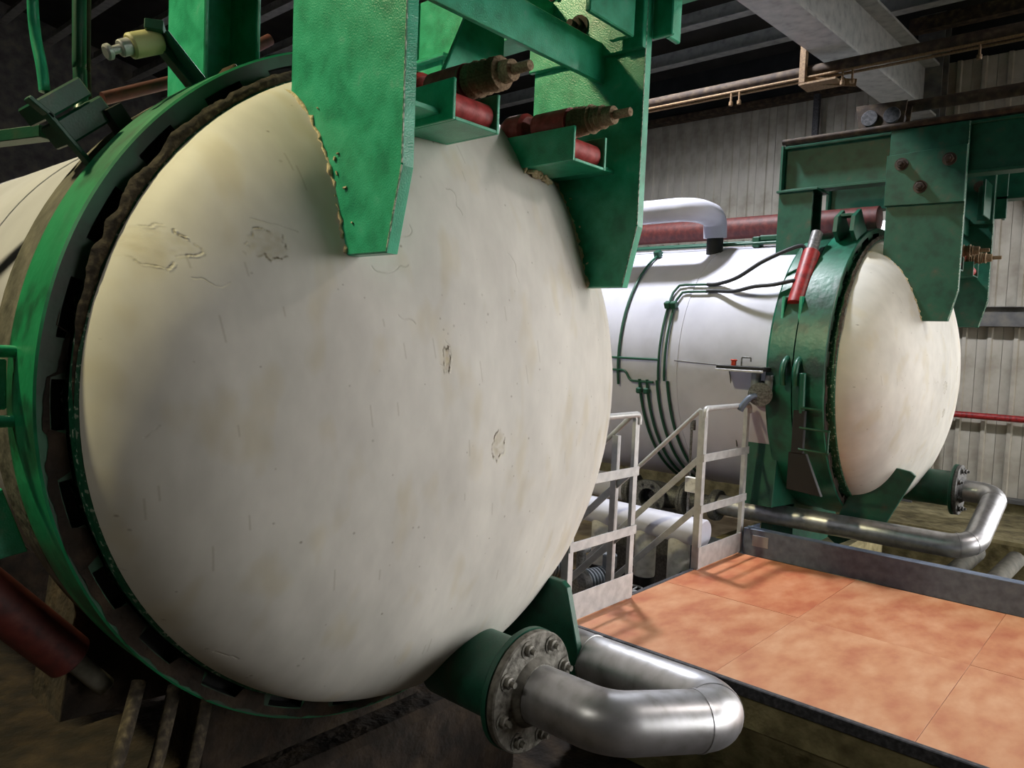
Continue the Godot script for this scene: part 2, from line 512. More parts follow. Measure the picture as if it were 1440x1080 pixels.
func locking_ring(s: SurfaceTool, s2: SurfaceTool, s3: SurfaceTool, D: Vector3) -> void:
	var seg := 264
	var nt := 27
	var ro := 1.135
	var z0 := -0.262
	var z1 := -0.045
	var ri := func(k: int) -> float:
		var f := fposmod(float(k) / seg * nt + 0.755, 1.0)
		return 1.098 if f < 0.56 else 1.066
	for k in seg:
		var a := TAU * k / seg
		var b := TAU * (k + 1) / seg
		var P := func(r: float, an: float, z: float) -> Vector3: return D + Vector3(cos(an) * r, sin(an) * r, z)
		var r0: float = ri.call(k)
		var rn: float = ri.call((k + 1) % seg)
		s.set_smooth_group(2)
		quad(s, P.call(ro, a, z0), P.call(ro, b, z0), P.call(ro, b, z1 - 0.006), P.call(ro, a, z1 - 0.006))
		s.set_smooth_group(3)
		quad(s, P.call(ro, a, z1 - 0.006), P.call(ro, b, z1 - 0.006), P.call(ro - 0.006, b, z1), P.call(ro - 0.006, a, z1))
		s.set_smooth_group(-1)
		quad(s3, P.call(ro - 0.006, a, z1), P.call(ro - 0.006, b, z1), P.call(r0, b, z1), P.call(r0, a, z1))
		quad(s2 if r0 > 1.08 else s, P.call(r0, a, z1 - 0.001), P.call(r0, b, z1 - 0.001), P.call(r0, b, z1 - 0.07), P.call(r0, a, z1 - 0.07))
		quad(s, P.call(1.12, a, z1 - 0.07), P.call(1.12, b, z1 - 0.07), P.call(1.12, b, z0), P.call(1.12, a, z0))
		quad(s, P.call(1.12, b, z1 - 0.07), P.call(1.12, a, z1 - 0.07), P.call(r0, a, z1 - 0.07), P.call(r0, b, z1 - 0.07))
		quad(s, P.call(1.06, a, z0), P.call(1.06, b, z0), P.call(ro, b, z0), P.call(ro, a, z0))
		if absf(rn - r0) > 0.001:
			quad(s2, P.call(r0, b, z1 - 0.07), P.call(rn, b, z1 - 0.07), P.call(rn, b, z1 - 0.001), P.call(r0, b, z1 - 0.001))

func autoclave(D: Vector3, label: String) -> Node3D:
	var t := thing("autoclave", label, "pressure vessel", Vector3(D.x, D.y - R, D.z - 4), "")
	var X := Transform3D(Basis(), D)
	var s := S()
	lathe(s, X, [Vector2(R - 0.05, -9.0), Vector2(R, -9.0), Vector2(R, -0.43), Vector2(R - 0.03, -0.425), Vector2(R - 0.03, -0.27)], 128)
	for z in [-1.25, -2.6, -3.95, -5.3]:
		lathe(s, X, [Vector2(R, z - 0.03), Vector2(R + 0.004, z - 0.029), Vector2(R + 0.004, z + 0.029), Vector2(R, z + 0.03)], 128)
	lathe(s, X, [Vector2(0, -9.3), Vector2(0.5, -9.27), Vector2(0.85, -9.16), Vector2(R, -9.0)], 64, true)
	obj("shell", s, M.white_cladding, t)
	s = S()
	lathe(s, X, [Vector2(R - 0.03, -0.47), Vector2(1.118, -0.465), Vector2(1.125, -0.45), Vector2(1.125, -0.275), Vector2(R - 0.03, -0.27)], 128)
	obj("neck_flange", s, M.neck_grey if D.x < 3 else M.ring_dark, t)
	s = S()
	var s2 := S()
	var s3 := S()
	locking_ring(s, s2, s3, D)
	lathe(s2, X, [Vector2(1.1, -0.11), Vector2(1.04, -0.11)], 96)
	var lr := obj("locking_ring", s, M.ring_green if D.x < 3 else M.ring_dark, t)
	obj("ring_face", s3, M.ring_face, lr)
	obj("notch_shade", s2, M.black_rubber, lr)  # notch walls and floor coloured black to imitate shade in the recess
	# brown grime caked on the lower front of the ring
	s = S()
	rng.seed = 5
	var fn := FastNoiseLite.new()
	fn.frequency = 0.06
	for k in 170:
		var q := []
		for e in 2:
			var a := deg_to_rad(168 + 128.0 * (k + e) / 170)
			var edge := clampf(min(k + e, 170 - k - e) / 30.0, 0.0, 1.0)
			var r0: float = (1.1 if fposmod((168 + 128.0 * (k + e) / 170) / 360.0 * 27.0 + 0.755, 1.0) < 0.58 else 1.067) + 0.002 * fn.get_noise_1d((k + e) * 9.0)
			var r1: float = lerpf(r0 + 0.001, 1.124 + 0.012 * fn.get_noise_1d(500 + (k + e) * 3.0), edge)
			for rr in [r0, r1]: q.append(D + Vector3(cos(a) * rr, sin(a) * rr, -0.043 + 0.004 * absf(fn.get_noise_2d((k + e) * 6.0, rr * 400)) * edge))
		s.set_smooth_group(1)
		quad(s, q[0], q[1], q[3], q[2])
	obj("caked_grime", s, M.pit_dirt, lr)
	for zz in [-0.56, -4.2, -7.8]:
		s = S()
		var foot: float = -D.y - (0.1 if zz > -1.0 else 0.62)
		var poly := []
		for k in 25:
			var a := deg_to_rad(212 + 116.0 * k / 24)
			poly.append(Vector2(cos(a) * (R + 0.002), sin(a) * (R + 0.002)))
		poly.append(Vector2(0.95, -1.02)); poly.append(Vector2(0.5, -1.05)); poly.append(Vector2(0.5, foot))
		poly.append(Vector2(-0.5, foot)); poly.append(Vector2(-0.5, -1.05)); poly.append(Vector2(-0.95, -1.02))
		prism(s, poly, 0.26, Transform3D(Basis(), D + Vector3(0, 0, zz)))
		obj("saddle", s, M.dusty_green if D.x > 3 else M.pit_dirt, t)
	return t

func autoclave_door(D: Vector3, label: String, dm: Material, detail: bool) -> void:
	var t := thing("autoclave_door", label, "vessel door", Vector3(D.x, D.y - R, D.z + 0.2), "")
	rng.seed = int(D.x * 1000)
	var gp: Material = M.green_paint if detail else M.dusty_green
	# plaster dome, slightly uneven, with texture coordinates from the front
	var s := S()
	s.set_smooth_group(1)
	var fl := FastNoiseLite.new()
	fl.seed = int(D.x * 10); fl.frequency = 2.2; fl.fractal_octaves = 3
	var rings := 70
	var seg := 160
	var V := []
	for i in rings + 1:
		var row := []
		for k in seg:
			var th := PI / 2 * i / rings
			var r := R * sin(th)
			var a := TAU * k / seg
			var p := Vector3(cos(a) * r, sin(a) * r, DH * cos(th))
			var nn := Vector3(p.x / (R * R), p.y / (R * R), p.z / (DH * DH)).normalized()
			p += nn * fl.get_noise_3d(p.x, p.y, p.z) * 0.006 * min(1.0, (rings - i) / 8.0)
			row.append(p)
		V.append(row)
	var put := func(p: Vector3) -> void:
		s.set_uv(Vector2(p.x / (2 * R) + 0.5, 0.5 - p.y / (2 * R)))
		s.add_vertex(D + p)
	for i in rings:
		for k in seg:
			var k2 := (k + 1) % seg
			var a = V[i][k]
			var b = V[i + 1][k]
			var c = V[i + 1][k2]
			var d = V[i][k2]
			for p in [a, c, b]: put.call(p)
			if i > 0:
				for p in [a, d, c]: put.call(p)
	obj("dome", s, dm, t, true)
	# edge of the door flange round the dome, ragged old sealing mortar
	s = S()
	lathe(s, Transform3D(Basis(), D), [Vector2(R - 0.03, -0.16), Vector2(1.055, -0.16), Vector2(1.058, 0.0), Vector2(1.052, 0.006), Vector2(R - 0.012, 0.006)], 160)
	obj("flange_edge", s, M.chipped_green, t)
	s = S()
	var fm := FastNoiseLite.new()
	fm.seed = 4; fm.frequency = 0.05; fm.fractal_octaves = 4
	s.set_smooth_group(1)
	var prev := []
	for i in 301:
		var dg := 30.0 + 152.0 * i / 300
		var a := deg_to_rad(dg)
		var ed := clampf(min(i, 300 - i) / 40.0, 0.0, 1.0)
		var outr := 1.058 + (0.024 + 0.012 * fm.get_noise_1d(i * 2.0)) * ed
		var row := []
		for m in 6:
			var f := m / 5.0
			var rr := lerpf(1.046, outr, f)
			row.append(D + Vector3(cos(a) * rr, sin(a) * rr, -0.006 + (0.016 * sin(PI * f) + 0.006 * fm.get_noise_2d(i * 3.0, m * 14.0)) * ed))
		if prev.size():
			for m in 5: quad(s, row[m], prev[m], prev[m + 1], row[m + 1])
		prev = row
	obj("sealing_mortar", s, M.gasket_dirt, t)
	# hanger plates
	for sd in [-1.0, 1.0]:
		var px: float = D.x + sd * 0.525
		s = S()
		var poly := [Vector2(0.11, 1.75), Vector2(0.11, 0.84), Vector2(0.39, 0.397), Vector2(0.555, 0.397), Vector2(0.605, 0.605), Vector2(0.605, 1.75)]
		prism(s, poly, 0.04, Transform3D(XPLANE, Vector3(px, D.y, D.z)), 0.004)
		var hp := obj("hanger_plate", s, gp, t)
		s = S()
		var we0 := Vector3(px - 0.019, D.y, D.z)
		bar(s, we0 + Vector3(0, 0.61, 0.604), we0 + Vector3(0, 1.74, 0.604), 0.004, 0.005, Vector3.UP, 0.001)
		bar(s, we0 + Vector3(0, 0.40, 0.555), we0 + Vector3(0, 0.606, 0.604), 0.004, 0.005, Vector3.UP, 0.001)
		obj("worn_edge", s, M.worn_edge, hp)
		s = S()
		var cp := [Vector2(0.10, 1.215), Vector2(0.605, 1.205), Vector2(0.605, 1.59), Vector2(0.10, 1.57)]
		var fx: float = px + (-0.032 if sd < 0 else -0.03)
		prism(s, cp, 0.024, Transform3D(XPLANE, Vector3(fx, D.y, D.z)), 0.003)
		obj("clamp_plate", s, gp, hp)
		for bb in [Vector2(0.2, 1.5), Vector2(0.5, 1.5), Vector2(0.33, 1.33)]:
			s = S()
			hexbolt(s, Vector3(fx - 0.012, D.y + bb.y, D.z + bb.x), Vector3.LEFT, 0.03, 0.035)
			obj("bolt", s, M.rust_brown, hp)
		s = S()
		crumbs(s, D, sd * 0.525, 0.9, 0.4, -1.0, 0.007 if sd < 0 else 0.011)
		crumbs(s, D, sd * 0.525, 0.9, 0.4, 1.0, 0.005)
		obj("torn_plaster", s, M.plaster_crumb, hp)
		if detail:
			s = S()
			for k in 6:
				var y := rng.randf_range(0.45, 0.9)
				var q := Vector3(px - 0.023, D.y + y, D.z + dome_z(0.55, y) + rng.randf_range(0.015, 0.07))
				obox(s, Transform3D(Basis.from_euler(Vector3(rng.randf() * 3, rng.randf() * 0.3, rng.randf() * 0.3)), q), Vector3(0.005, rng.randf_range(0.003, 0.008), rng.randf_range(0.004, 0.014)), 0.001)
			obj("plaster_fleck", s, M.plaster_crumb, hp).set_meta("kind", "stuff")
		# foot plate under the dome
		if detail == (sd < 0): continue
		s = S()
		var fp := []
		for k in 9:
			var y := -0.87 + (0.165 if detail else 0.215) * k / 8
			fp.append(Vector2(dome_z(0.525, y) - 0.02 - 0.02, y))

		if detail: fp.append_array([Vector2(0.345, -0.708), Vector2(0.372, -0.726), Vector2(0.435, -0.945), Vector2(0.42, -1.15), Vector2(0.2, -1.3), Vector2(-0.08, -1.3)])
		else: fp.append_array([Vector2(0.39, -0.672), Vector2(0.425, -0.70), Vector2(0.24, -1.1), Vector2(-0.08, -1.3)])
		
		fp.append(Vector2(-0.15, -1.25)); fp.append(Vector2(-0.02, -0.92))
		prism(s, fp, 0.03, Transform3D(XPLANE, Vector3(px, D.y, D.z)), 0.003)
		obj("foot_plate", s, M.dusty_green, t)  # near plate takes the darker green too, standing for its shade
	# cross bar between the plates
	s = S()
	bar(s, D + Vector3(-0.505, 1.185, 0.43), D + Vector3(0.505, 1.185, 0.43), 0.02, 0.135)
	obj("cross_bar", s, gp, t)
	s = S()
	bar(s, D + Vector3(-0.505, 1.40, 0.2), D + Vector3(0.505, 1.40, 0.2), 0.02, 0.1)
	obj("cross_bar", s, gp, t)
	# angle piece high up on the right plate
	s = S()
	box(s, D + Vector3(0.2, 1.23, 0.57), D + Vector3(0.455, 1.5, 0.59))
	box(s, D + Vector3(0.435, 1.23, 0.5), D + Vector3(0.455, 1.5, 0.57))
	obj("stop_bracket", s, gp, t)
	s = S()
	box(s, D + Vector3(0.545, 1.25, 0.6), D + Vector3(0.565, 1.6, 0.68))
	box(s, D + Vector3(0.565, 1.25, 0.64), D + Vector3(0.64, 1.6, 0.66))
	obj("edge_angle", s, gp, t)
	# gusset plate and coil spring between the plates
	s = S()
	prism(s, [Vector2(-0.005, 1.25), Vector2(0.16, 1.27), Vector2(0.16, 1.05), Vector2(-0.06, 0.98), Vector2(-0.12, 1.0)], 0.02, Transform3D(Basis(), D + Vector3(0, 0, 0.26)))
	obj("gusset", s, gp, t)
	s = S()
	var cpts := []
	for i in 15 * 16 + 1:
		var a := TAU * i / 16.0
		cpts.append(D + Vector3(-0.30 + 0.12 * cos(a), 1.28 + 0.12 * sin(a), 0.1 + 0.012 * i / 16.0 * 1.4))
	tube(s, cpts, 0.0075, 6)
	obj("coil_spring", s, M.black_rubber, t)
	# two adjusting boxes with red rollers and thread ends
	for sd in [-1.0, 1.0]:
		var bx: float = D.x - 0.24 if sd < 0 else D.x + 0.29
		var y0: float = D.y + 0.775
		var y1: float = D.y + 0.885
		var zf: float = D.z + 0.55
		var zb: float = D.z + 0.18
		var w := 0.092
		s = S()
		box(s, Vector3(bx - w, y0, zb), Vector3(bx - w + 0.012, y1, zf), 0.002)
		box(s, Vector3(bx + w - 0.012, y0, zb), Vector3(bx + w, y1, zf), 0.002)
		box(s, Vector3(bx - w + 0.012, y0, zb), Vector3(bx + w - 0.012, y0 + 0.01, zf), 0.002)
		box(s, Vector3(bx - w + 0.012, y0 + 0.01, zb), Vector3(bx + w - 0.012, y1, zb + 0.012), 0.002)
		if sd < 0: box(s, Vector3(D.x - 0.505, y0 + 0.02, zb + 0.05), Vector3(bx - w, y0 + 0.035, zf - 0.05), 0.002)
		else: box(s, Vector3(bx + w, y0 + 0.02, zb + 0.05), Vector3(D.x + 0.505, y0 + 0.035, zf - 0.05), 0.002)
		var ab := obj("adjusting_box", s, gp, t)
		s = S()
		cyl(s, Vector3(bx - w + 0.012, y0 + 0.05, zf - 0.05), Vector3(bx + w - 0.012, y0 + 0.05, zf - 0.05), 0.038, 24)
		obj("red_roller", s, M.dusty_red, ab)
		s = S()
		var ax := Vector3(bx + 0.025 * -sd, D.y + 0.915, 0)
		tube(s, [ax + Vector3(0, 0, zf - 0.2), ax + Vector3(0, 0, zf - 0.06)], 0.05, 22)
		lathe(s, Transform3D(Basis(), ax + Vector3(0, 0, D.z + 0.2)), [Vector2(0, 0), Vector2(0.05, 0.006), Vector2(0.062, 0.03), Vector2(0.062, 0.1), Vector2(0.05, 0.11), Vector2(0, 0.115)], 22)
		obj("red_sleeve", s, M.dusty_red, ab)
		s = S()
		var zt := zf - 0.07
		var prof := [Vector2(0, zt - 0.02), Vector2(0.046, zt - 0.02)]
		for k in 10:
			var lump := rng.randf_range(-0.006, 0.006)
			prof.append(Vector2(0.05 - 0.001 * k + lump, zt + 0.004 + 0.0145 * k)); prof.append(Vector2(0.038 - 0.0008 * k, zt + 0.012 + 0.0145 * k))
		prof.append_array([Vector2(0.03, zt + 0.155), Vector2(0.028, zt + 0.175), Vector2(0.014, zt + 0.178), Vector2(0.0135, zt + 0.235), Vector2(0, zt + 0.236)])
		lathe(s, Transform3D(Basis(), ax), prof, 18)
		obj("thread_end", s, M.dirt_thread, ab)
		if sd > 0:
			s = S()
			for k in 26:
				var q := Vector3(rng.randf_range(bx - 0.1, bx + 0.1), y0 - 0.008, 0)
				q.z = D.z + dome_z(q.x - D.x, y0 - D.y) + rng.randf_range(-0.02, 0.03)
				obox(s, Transform3D(Basis.from_euler(Vector3(rng.randf() * 3, rng.randf() * 3, 0)), q), Vector3(0.016, 0.01, 0.03) * rng.randf_range(0.5, 1.3), 0.003)
			obj("plaster_fleck", s, M.plaster_crumb, ab).set_meta("kind", "stuff")

func drain_pipe(D: Vector3, F: Vector3, path: Array, r: float, label: String, bend: float, bands: Array, dirty: Material) -> void:
	# green stub welded to the dome, bolted flange pair and the bare metal pipe
	var t := thing("drain_pipe", label, "pipe", Vector3(F.x, F.y - 0.2, F.z), "")
	var s := S()
	lathe(s, Transform3D(Basis(), F), [Vector2(0.0, -0.36), Vector2(0.135, -0.36), Vector2(0.135, -0.03), Vector2(0.19, -0.028), Vector2(0.195, -0.022), Vector2(0.195, -0.004), Vector2(0.0, -0.004)], 48)
	obj("stub", s, M.dusty_green, t)
	s = S()
	lathe(s, Transform3D(Basis(), F), [Vector2(0.0, -0.004), Vector2(0.188, -0.004), Vector2(0.192, 0.002), Vector2(0.192, 0.022), Vector2(0.187, 0.027), Vector2(r + 0.02, 0.027), Vector2(r + 0.004, 0.05), Vector2(0, 0.05)], 48)
	obj("flange", s, dirty, t)
	var bs := S()
	hexbolt(bs, Vector3.ZERO, Vector3.BACK, 0.019, 0.022)
	var bm := onto(bs)
	for k in 8:
		var a := TAU * (k + 0.35) / 8
		inst("bolt", bm, dirty, t, F + Vector3(cos(a) * 0.155, sin(a) * 0.155, 0.027))
	s = S()
	var pp := rounded(path, bend, 12)
	tube(s, pp, r, 32)
	var o := obj("bare_pipe", s, M.silver_pipe, t)
	for b in bands:
		var i := int(b * (pp.size() - 2))
		s = S()
		var d: Vector3 = (pp[i + 1] - pp[i]).normalized()
		lathe(s, Transform3D(frame(d), pp[i] + d * 0.002), [Vector2(r - 0.002, -0.007), Vector2(r + 0.0022, -0.006), Vector2(r + 0.0022, 0.006), Vector2(r - 0.002, 0.007)], 32)
		obj("seam_band", s, M.silver_pipe, o)

func gantry(D: Vector3, label: String, gp: Material) -> void:
	var t := thing("door_gantry", label, "gantry", D + Vector3(0, 0.9, -0.56), "")
	for sd in [-1.0, 1.0]:
		var gx: float = D.x + sd * 0.525 + 0.06 * sd
		if sd < 0: gx = D.x - 0.44
		else: gx = D.x + 0.61
		var s := S()
		ibeam(s, Vector3(gx, D.y + 1.578, D.z - 0.68), Vector3(gx, D.y + 1.578, D.z + 3.2), 0.13, 0.355, 0.05, 0.02)
		bar(s, Vector3(gx, D.y + 1.578, D.z - 0.70), Vector3(gx, D.y + 1.578, D.z - 0.68), 0.17, 0.36)
		obj("beam", s, gp, t)
		s = S()
		for fx in [-0.1, 0.084]: box(s, Vector3(gx + fx, D.y + 0.80, D.z - 0.69), Vector3(gx + fx + 0.016, D.y + 1.4, D.z - 0.42), 0.004)
		box(s, Vector3(gx - 0.085, D.y + 0.80, D.z - 0.62), Vector3(gx + 0.085, D.y + 1.4, D.z - 0.60), 0.003)
		box(s, Vector3(gx - 0.13, D.y + 1.385, D.z - 0.7), Vector3(gx + 0.13, D.y + 1.402, D.z - 0.38), 0.003)
		obj("post", s, gp, t)

# ------------------------------------------------------------------ scene
func _ready() -> void:
	# camera
	var cam := Camera3D.new()
	cam.name = "camera"
	add_child(cam)
	cam.transform = Transform3D(Basis(Vector3(0.6630803, 0.0410199, 0.74742349), Vector3(0.0155189, 0.99752946, -0.06851382), Vector3(-0.74838738, 0.05702936, 0.66080555)).orthonormalized(), Vector3(0, 1.5, 0))
	cam.fov = 53.95
	cam.near = 0.05
	cam.far = 200.0
	cam.current = true
	# sky and exposure
	var we := WorldEnvironment.new()
	we.name = "environment"
	var env := Environment.new()
	env.background_mode = Environment.BG_SKY
	var sm := ProceduralSkyMaterial.new()
	sm.sky_top_color = C(0.695, 0.69, 0.69)
	sm.sky_horizon_color = C(0.88, 0.875, 0.86)
	sm.ground_horizon_color = C(0.6, 0.6, 0.6)
	sm.ground_bottom_color = C(0.4, 0.4, 0.4)
	sm.sky_energy_multiplier = 3.1
	sm.sun_angle_max = 0.0
	var sky := Sky.new()
	sky.sky_material = sm
	env.sky = sky
	env.tonemap_mode = Environment.TONE_MAPPER_LINEAR
	env.tonemap_exposure = 1.0
	env.sdfgi_enabled = true
	env.ssao_enabled = true
	env.ssil_enabled = true
	we.environment = env
	add_child(we)
	materials()
	# lamps of the hall; the last two are unseen and added as fill
	high_bay(Vector3(5.15, 5.35, -3.85), 34.0, C(0.96, 0.97, 1.0), "high bay lamp hanging over the aisle between the two vessels")
	high_bay(Vector3(-1.2, 5.3, -4.0), 30.0, C(1.0, 0.95, 0.74), "high bay lamp with warm light over the left aisle")
	high_bay(Vector3(-4.6, 5.3, -1.9), 9.0, C(1.0, 0.98, 0.92), "added unseen high bay lamp at far left, fill for the green plates")
	high_bay(Vector3(5.6, 5.2, 2.6), 12.0, C(1.0, 0.96, 0.93), "added unseen high bay fill lamp in front of the vessel doors")

	setting()
	platform()
	var dm1 := dome_material(3, [[-0.0279, -0.0579, 0.0125, 0.021, 1.0], [-0.3466, 0.1933, 0.022, 0.02, 0.9], [-0.4409, 0.1902, 0.03, 0.025, 0.8], [-0.1277, 0.0639, 0.006, 0.02, 0.5]],
		[[-0.36, 0.225, 0.05, 0.5], [-0.13, 0.09, 0.05, 1.4], [-0.42, 0.15, 0.04, 0.2], [-0.23, 0.18, 0.06, 1.0], [-0.17, 0.24, 0.06, 1.9], [0.0, 0.22, 0.05, 0.7], [-0.36, -0.323, 0.03, 0.15], [-0.1, 0.3, 0.05, 0.8], [-0.2, 0.12, 0.03, 1.2], [-0.45, -0.02, 0.02, 1.7]])
	var dm2 := dome_material(17, [[-0.1, -0.03, 0.018, 0.02, 0.7], [0.05, 0.02, 0.015, 0.03, 0.6], [-0.08, -0.12, 0.01, 0.015, 0.5], [0.12, -0.1, 0.012, 0.02, 0.5]],
		[[0.0, 0.1, 0.06, 1.2], [-0.2, 0.0, 0.06, 1.5], [0.1, -0.2, 0.05, 0.9]])
	var D1 := Vector3(1.737, 1.307, -2.04)
	var D2 := Vector3(6.42, 1.36, -1.775)
	var v1 := autoclave(D1, "large white horizontal autoclave nearest the viewer, green toothed locking ring")
	autoclave_door(D1, "bulging white plaster door of the near vessel, filling the middle of the picture", dm1, true)
	gantry(D1, "green steel gantry on top of the near vessel, mostly above the picture", M.green_paint)
	drain_pipe(D1, Vector3(1.835, 0.384, -1.5), [Vector3(1.835, 0.384, -1.48), Vector3(1.835, 0.384, -1.19), Vector3(2.27, 0.335, -0.95), Vector3(2.34, 0.3, -1.6), Vector3(2.46, 0.28, -3.2)], 0.092, "shiny metal elbow pipe bolted to green flange under near door", 0.13, [0.36, 0.52, 0.78], M.dirty_flange)
	var v2 := autoclave(D2, "white horizontal autoclave standing behind the orange platform, hydraulic pipes on its flank")
	autoclave_door(D2, "beige white bulging door of the far vessel, right side of the picture", dm2, false)
	gantry(D2, "dusty green steel gantry above the far vessel door", M.dusty_green)
	drain_pipe(D2, Vector3(6.6, 0.5, -1.22), [Vector3(6.6, 0.5, -1.2), Vector3(6.6, 0.5, -0.96), Vector3(5.8, 0.235, -0.96), Vector3(5.8, 0.22, -2.8)], 0.082, "shiny metal elbow pipe running behind the grey kerb to far door", 0.16, [0.5, 0.7, 0.88], M.flange_grey)
	near_hardware(v1)
	far_hardware(D2, v2)
	aisle()
	overhead(D2)

# ------------------------------------------------------------------ building shell
func setting() -> void:
	var s := S()
	box(s, Vector3(-7.2, -0.9, -14.2), Vector3(9.8, -0.62, 9.2), 0.0)
	struct(obj("floor", s, M.pit_dirt), "dark dirty ground of the pit round the vessels", "floor")
	s = S()
	box(s, Vector3(3.25, -0.62, -9.0), Vector3(9.3, -0.6, -2.42), 0.0)
	struct(obj("floor", s, M.beige_floor), "beige lower floor behind the railing and pipes", "floor")
	# right wall: plinth, trapezoid sheet panels, girts, eave board
	var w := Node3D.new()
	w.name = "wall_right"
	add_child(w)
	w.position = Vector3(9.5, -0.62, -3)
	struct(w, "grey corrugated sheet wall behind the far vessel", "wall")
	s = S()
	box(s, Vector3(9.5, -0.62, -14), Vector3(9.75, 0.02, 9), 0.004)
	obj("plinth", s, M.concrete, w)
	s = S()
	box(s, Vector3(9.56, 0.0, -14), Vector3(9.75, 5.4, 0.6), 0.0)
	box(s, Vector3(9.56, 4.7, 0.6), Vector3(9.75, 5.4, 8.6), 0.0)
	box(s, Vector3(9.56, 0.0, 8.6), Vector3(9.75, 5.4, 9.0), 0.0)
	obj("backing", s, M.dark_board, w)
	s = S()
	box(s, Vector3(9.42, 0.0, -14), Vector3(9.56, 0.05, 0.6), 0.004)
	obj("base_flashing", s, M.dusty_steel, w)
	s = S()
	var hh := 4.72
	var pr := [Vector2(0.0, -0.118), Vector2(0.03, -0.118), Vector2(0.03, -0.03), Vector2(0.055, -0.018), Vector2(0.055, 0.018), Vector2(0.03, 0.03), Vector2(0.03, 0.118), Vector2(0.0, 0.118)]
	prism(s, pr, hh, Transform3D(Basis(Vector3(-1, 0, 0), Vector3(0, 0, 1), Vector3(0, 1, 0)), Vector3(0, hh / 2, 0)), 0.0015)
	var pm := onto(s)
	for k in 50:
		inst("wall_panel", pm, M.sheet_panel, w, Vector3(9.56, 0.05, -11.4 + 0.24 * k))
	for y in [1.86]:
		s = S()
		box(s, Vector3(9.36, y, -14), Vector3(9.5, y + 0.2, 0.6), 0.003)
		box(s, Vector3(9.30, y + 0.2, -14), Vector3(9.5, y + 0.208, 0.6), 0.001)
		obj("girt", s, M.dusty_steel, w)
	s = S()
	box(s, Vector3(9.3, 4.62, -14), Vector3(9.5, 4.68, -2.2), 0.004)
	obj("girt", s, M.rust_brown, w)
	s = S()
	box(s, Vector3(9.40, 4.70, -14), Vector3(9.5, 5.3, -2.42), 0.004)
	obj("eave_board", s, M.dark_board, w)
	# opening light in the wall seen under the gantry
	var wn := Node3D.new()
	wn.name = "window_1"
	add_child(wn)
	wn.position = Vector3(9.46, 2.85, -2.66)
	struct(wn, "small bright light panel in the wall, seen under the gantry", "window")
	s = S()
	box(s, Vector3(9.45, 2.88, -2.74), Vector3(9.49, 3.08, -2.58), 0.004)
	obj("frame", s, M.white_edge, wn)
	s = S()
	box(s, Vector3(9.44, 2.895, -2.725), Vector3(9.451, 3.065, -2.595), 0.001)
	obj("pane", s, M.lamp_glow, wn)
	# other walls
	s = S()
	box(s, Vector3(-7.2, -0.62, -14.2), Vector3(9.75, 7.2, -14), 0.0)
	struct(obj("wall_back", s, M.dusty_steel), "grey rear wall of the hall", "wall")
	s = S()
	box(s, Vector3(-7.4, -0.62, -14.2), Vector3(-7.2, 7.2, 9.2), 0.0)
	struct(obj("wall_left", s, M.dark_board), "grey left wall of the hall", "wall")
	s = S()
	box(s, Vector3(-7.2, -0.62, 9), Vector3(3.5, 7.2, 9.2), 0.0)
	box(s, Vector3(3.5, 4.6, 9), Vector3(9.75, 7.2, 9.2), 0.0)
	box(s, Vector3(3.5, -0.62, 9), Vector3(9.75, 0.2, 9.2), 0.0)
	box(s, Vector3(9.3, 0.2, 9), Vector3(9.75, 4.6, 9.2), 0.0)
	struct(obj("wall_front", s, M.sheet_panel), "grey front wall behind the viewer, gateway added to let in daylight", "wall")  # gateway cut into the unseen wall to bring in fill daylight
	s = S()
	box(s, Vector3(-30, -0.95, 9.3), Vector3(70, -0.65, 60), 0.0)
	box(s, Vector3(9.9, -0.95, -30), Vector3(70, -0.65, 9.3), 0.0)
	struct(obj("floor", s, M.asphalt), "yard outside the open side gateway", "ground")
	# roof: two slopes
	s = S()
	bar(s, Vector3(9.9, 5.2, -2.5), Vector3(1.2, 6.94, -2.5), 24.0, 0.12, Vector3.UP)
	bar(s, Vector3(-7.5, 5.2, -2.5), Vector3(1.2, 6.94, -2.5), 24.0, 0.12, Vector3.UP)
	struct(obj("ceiling", s, M.roof_sheet), "dark sheet roof high above", "ceiling")

func trim(called: String, s: SurfaceTool, m: Material, label: String, category: String) -> void:
	struct(obj(called, s, m), label, category)

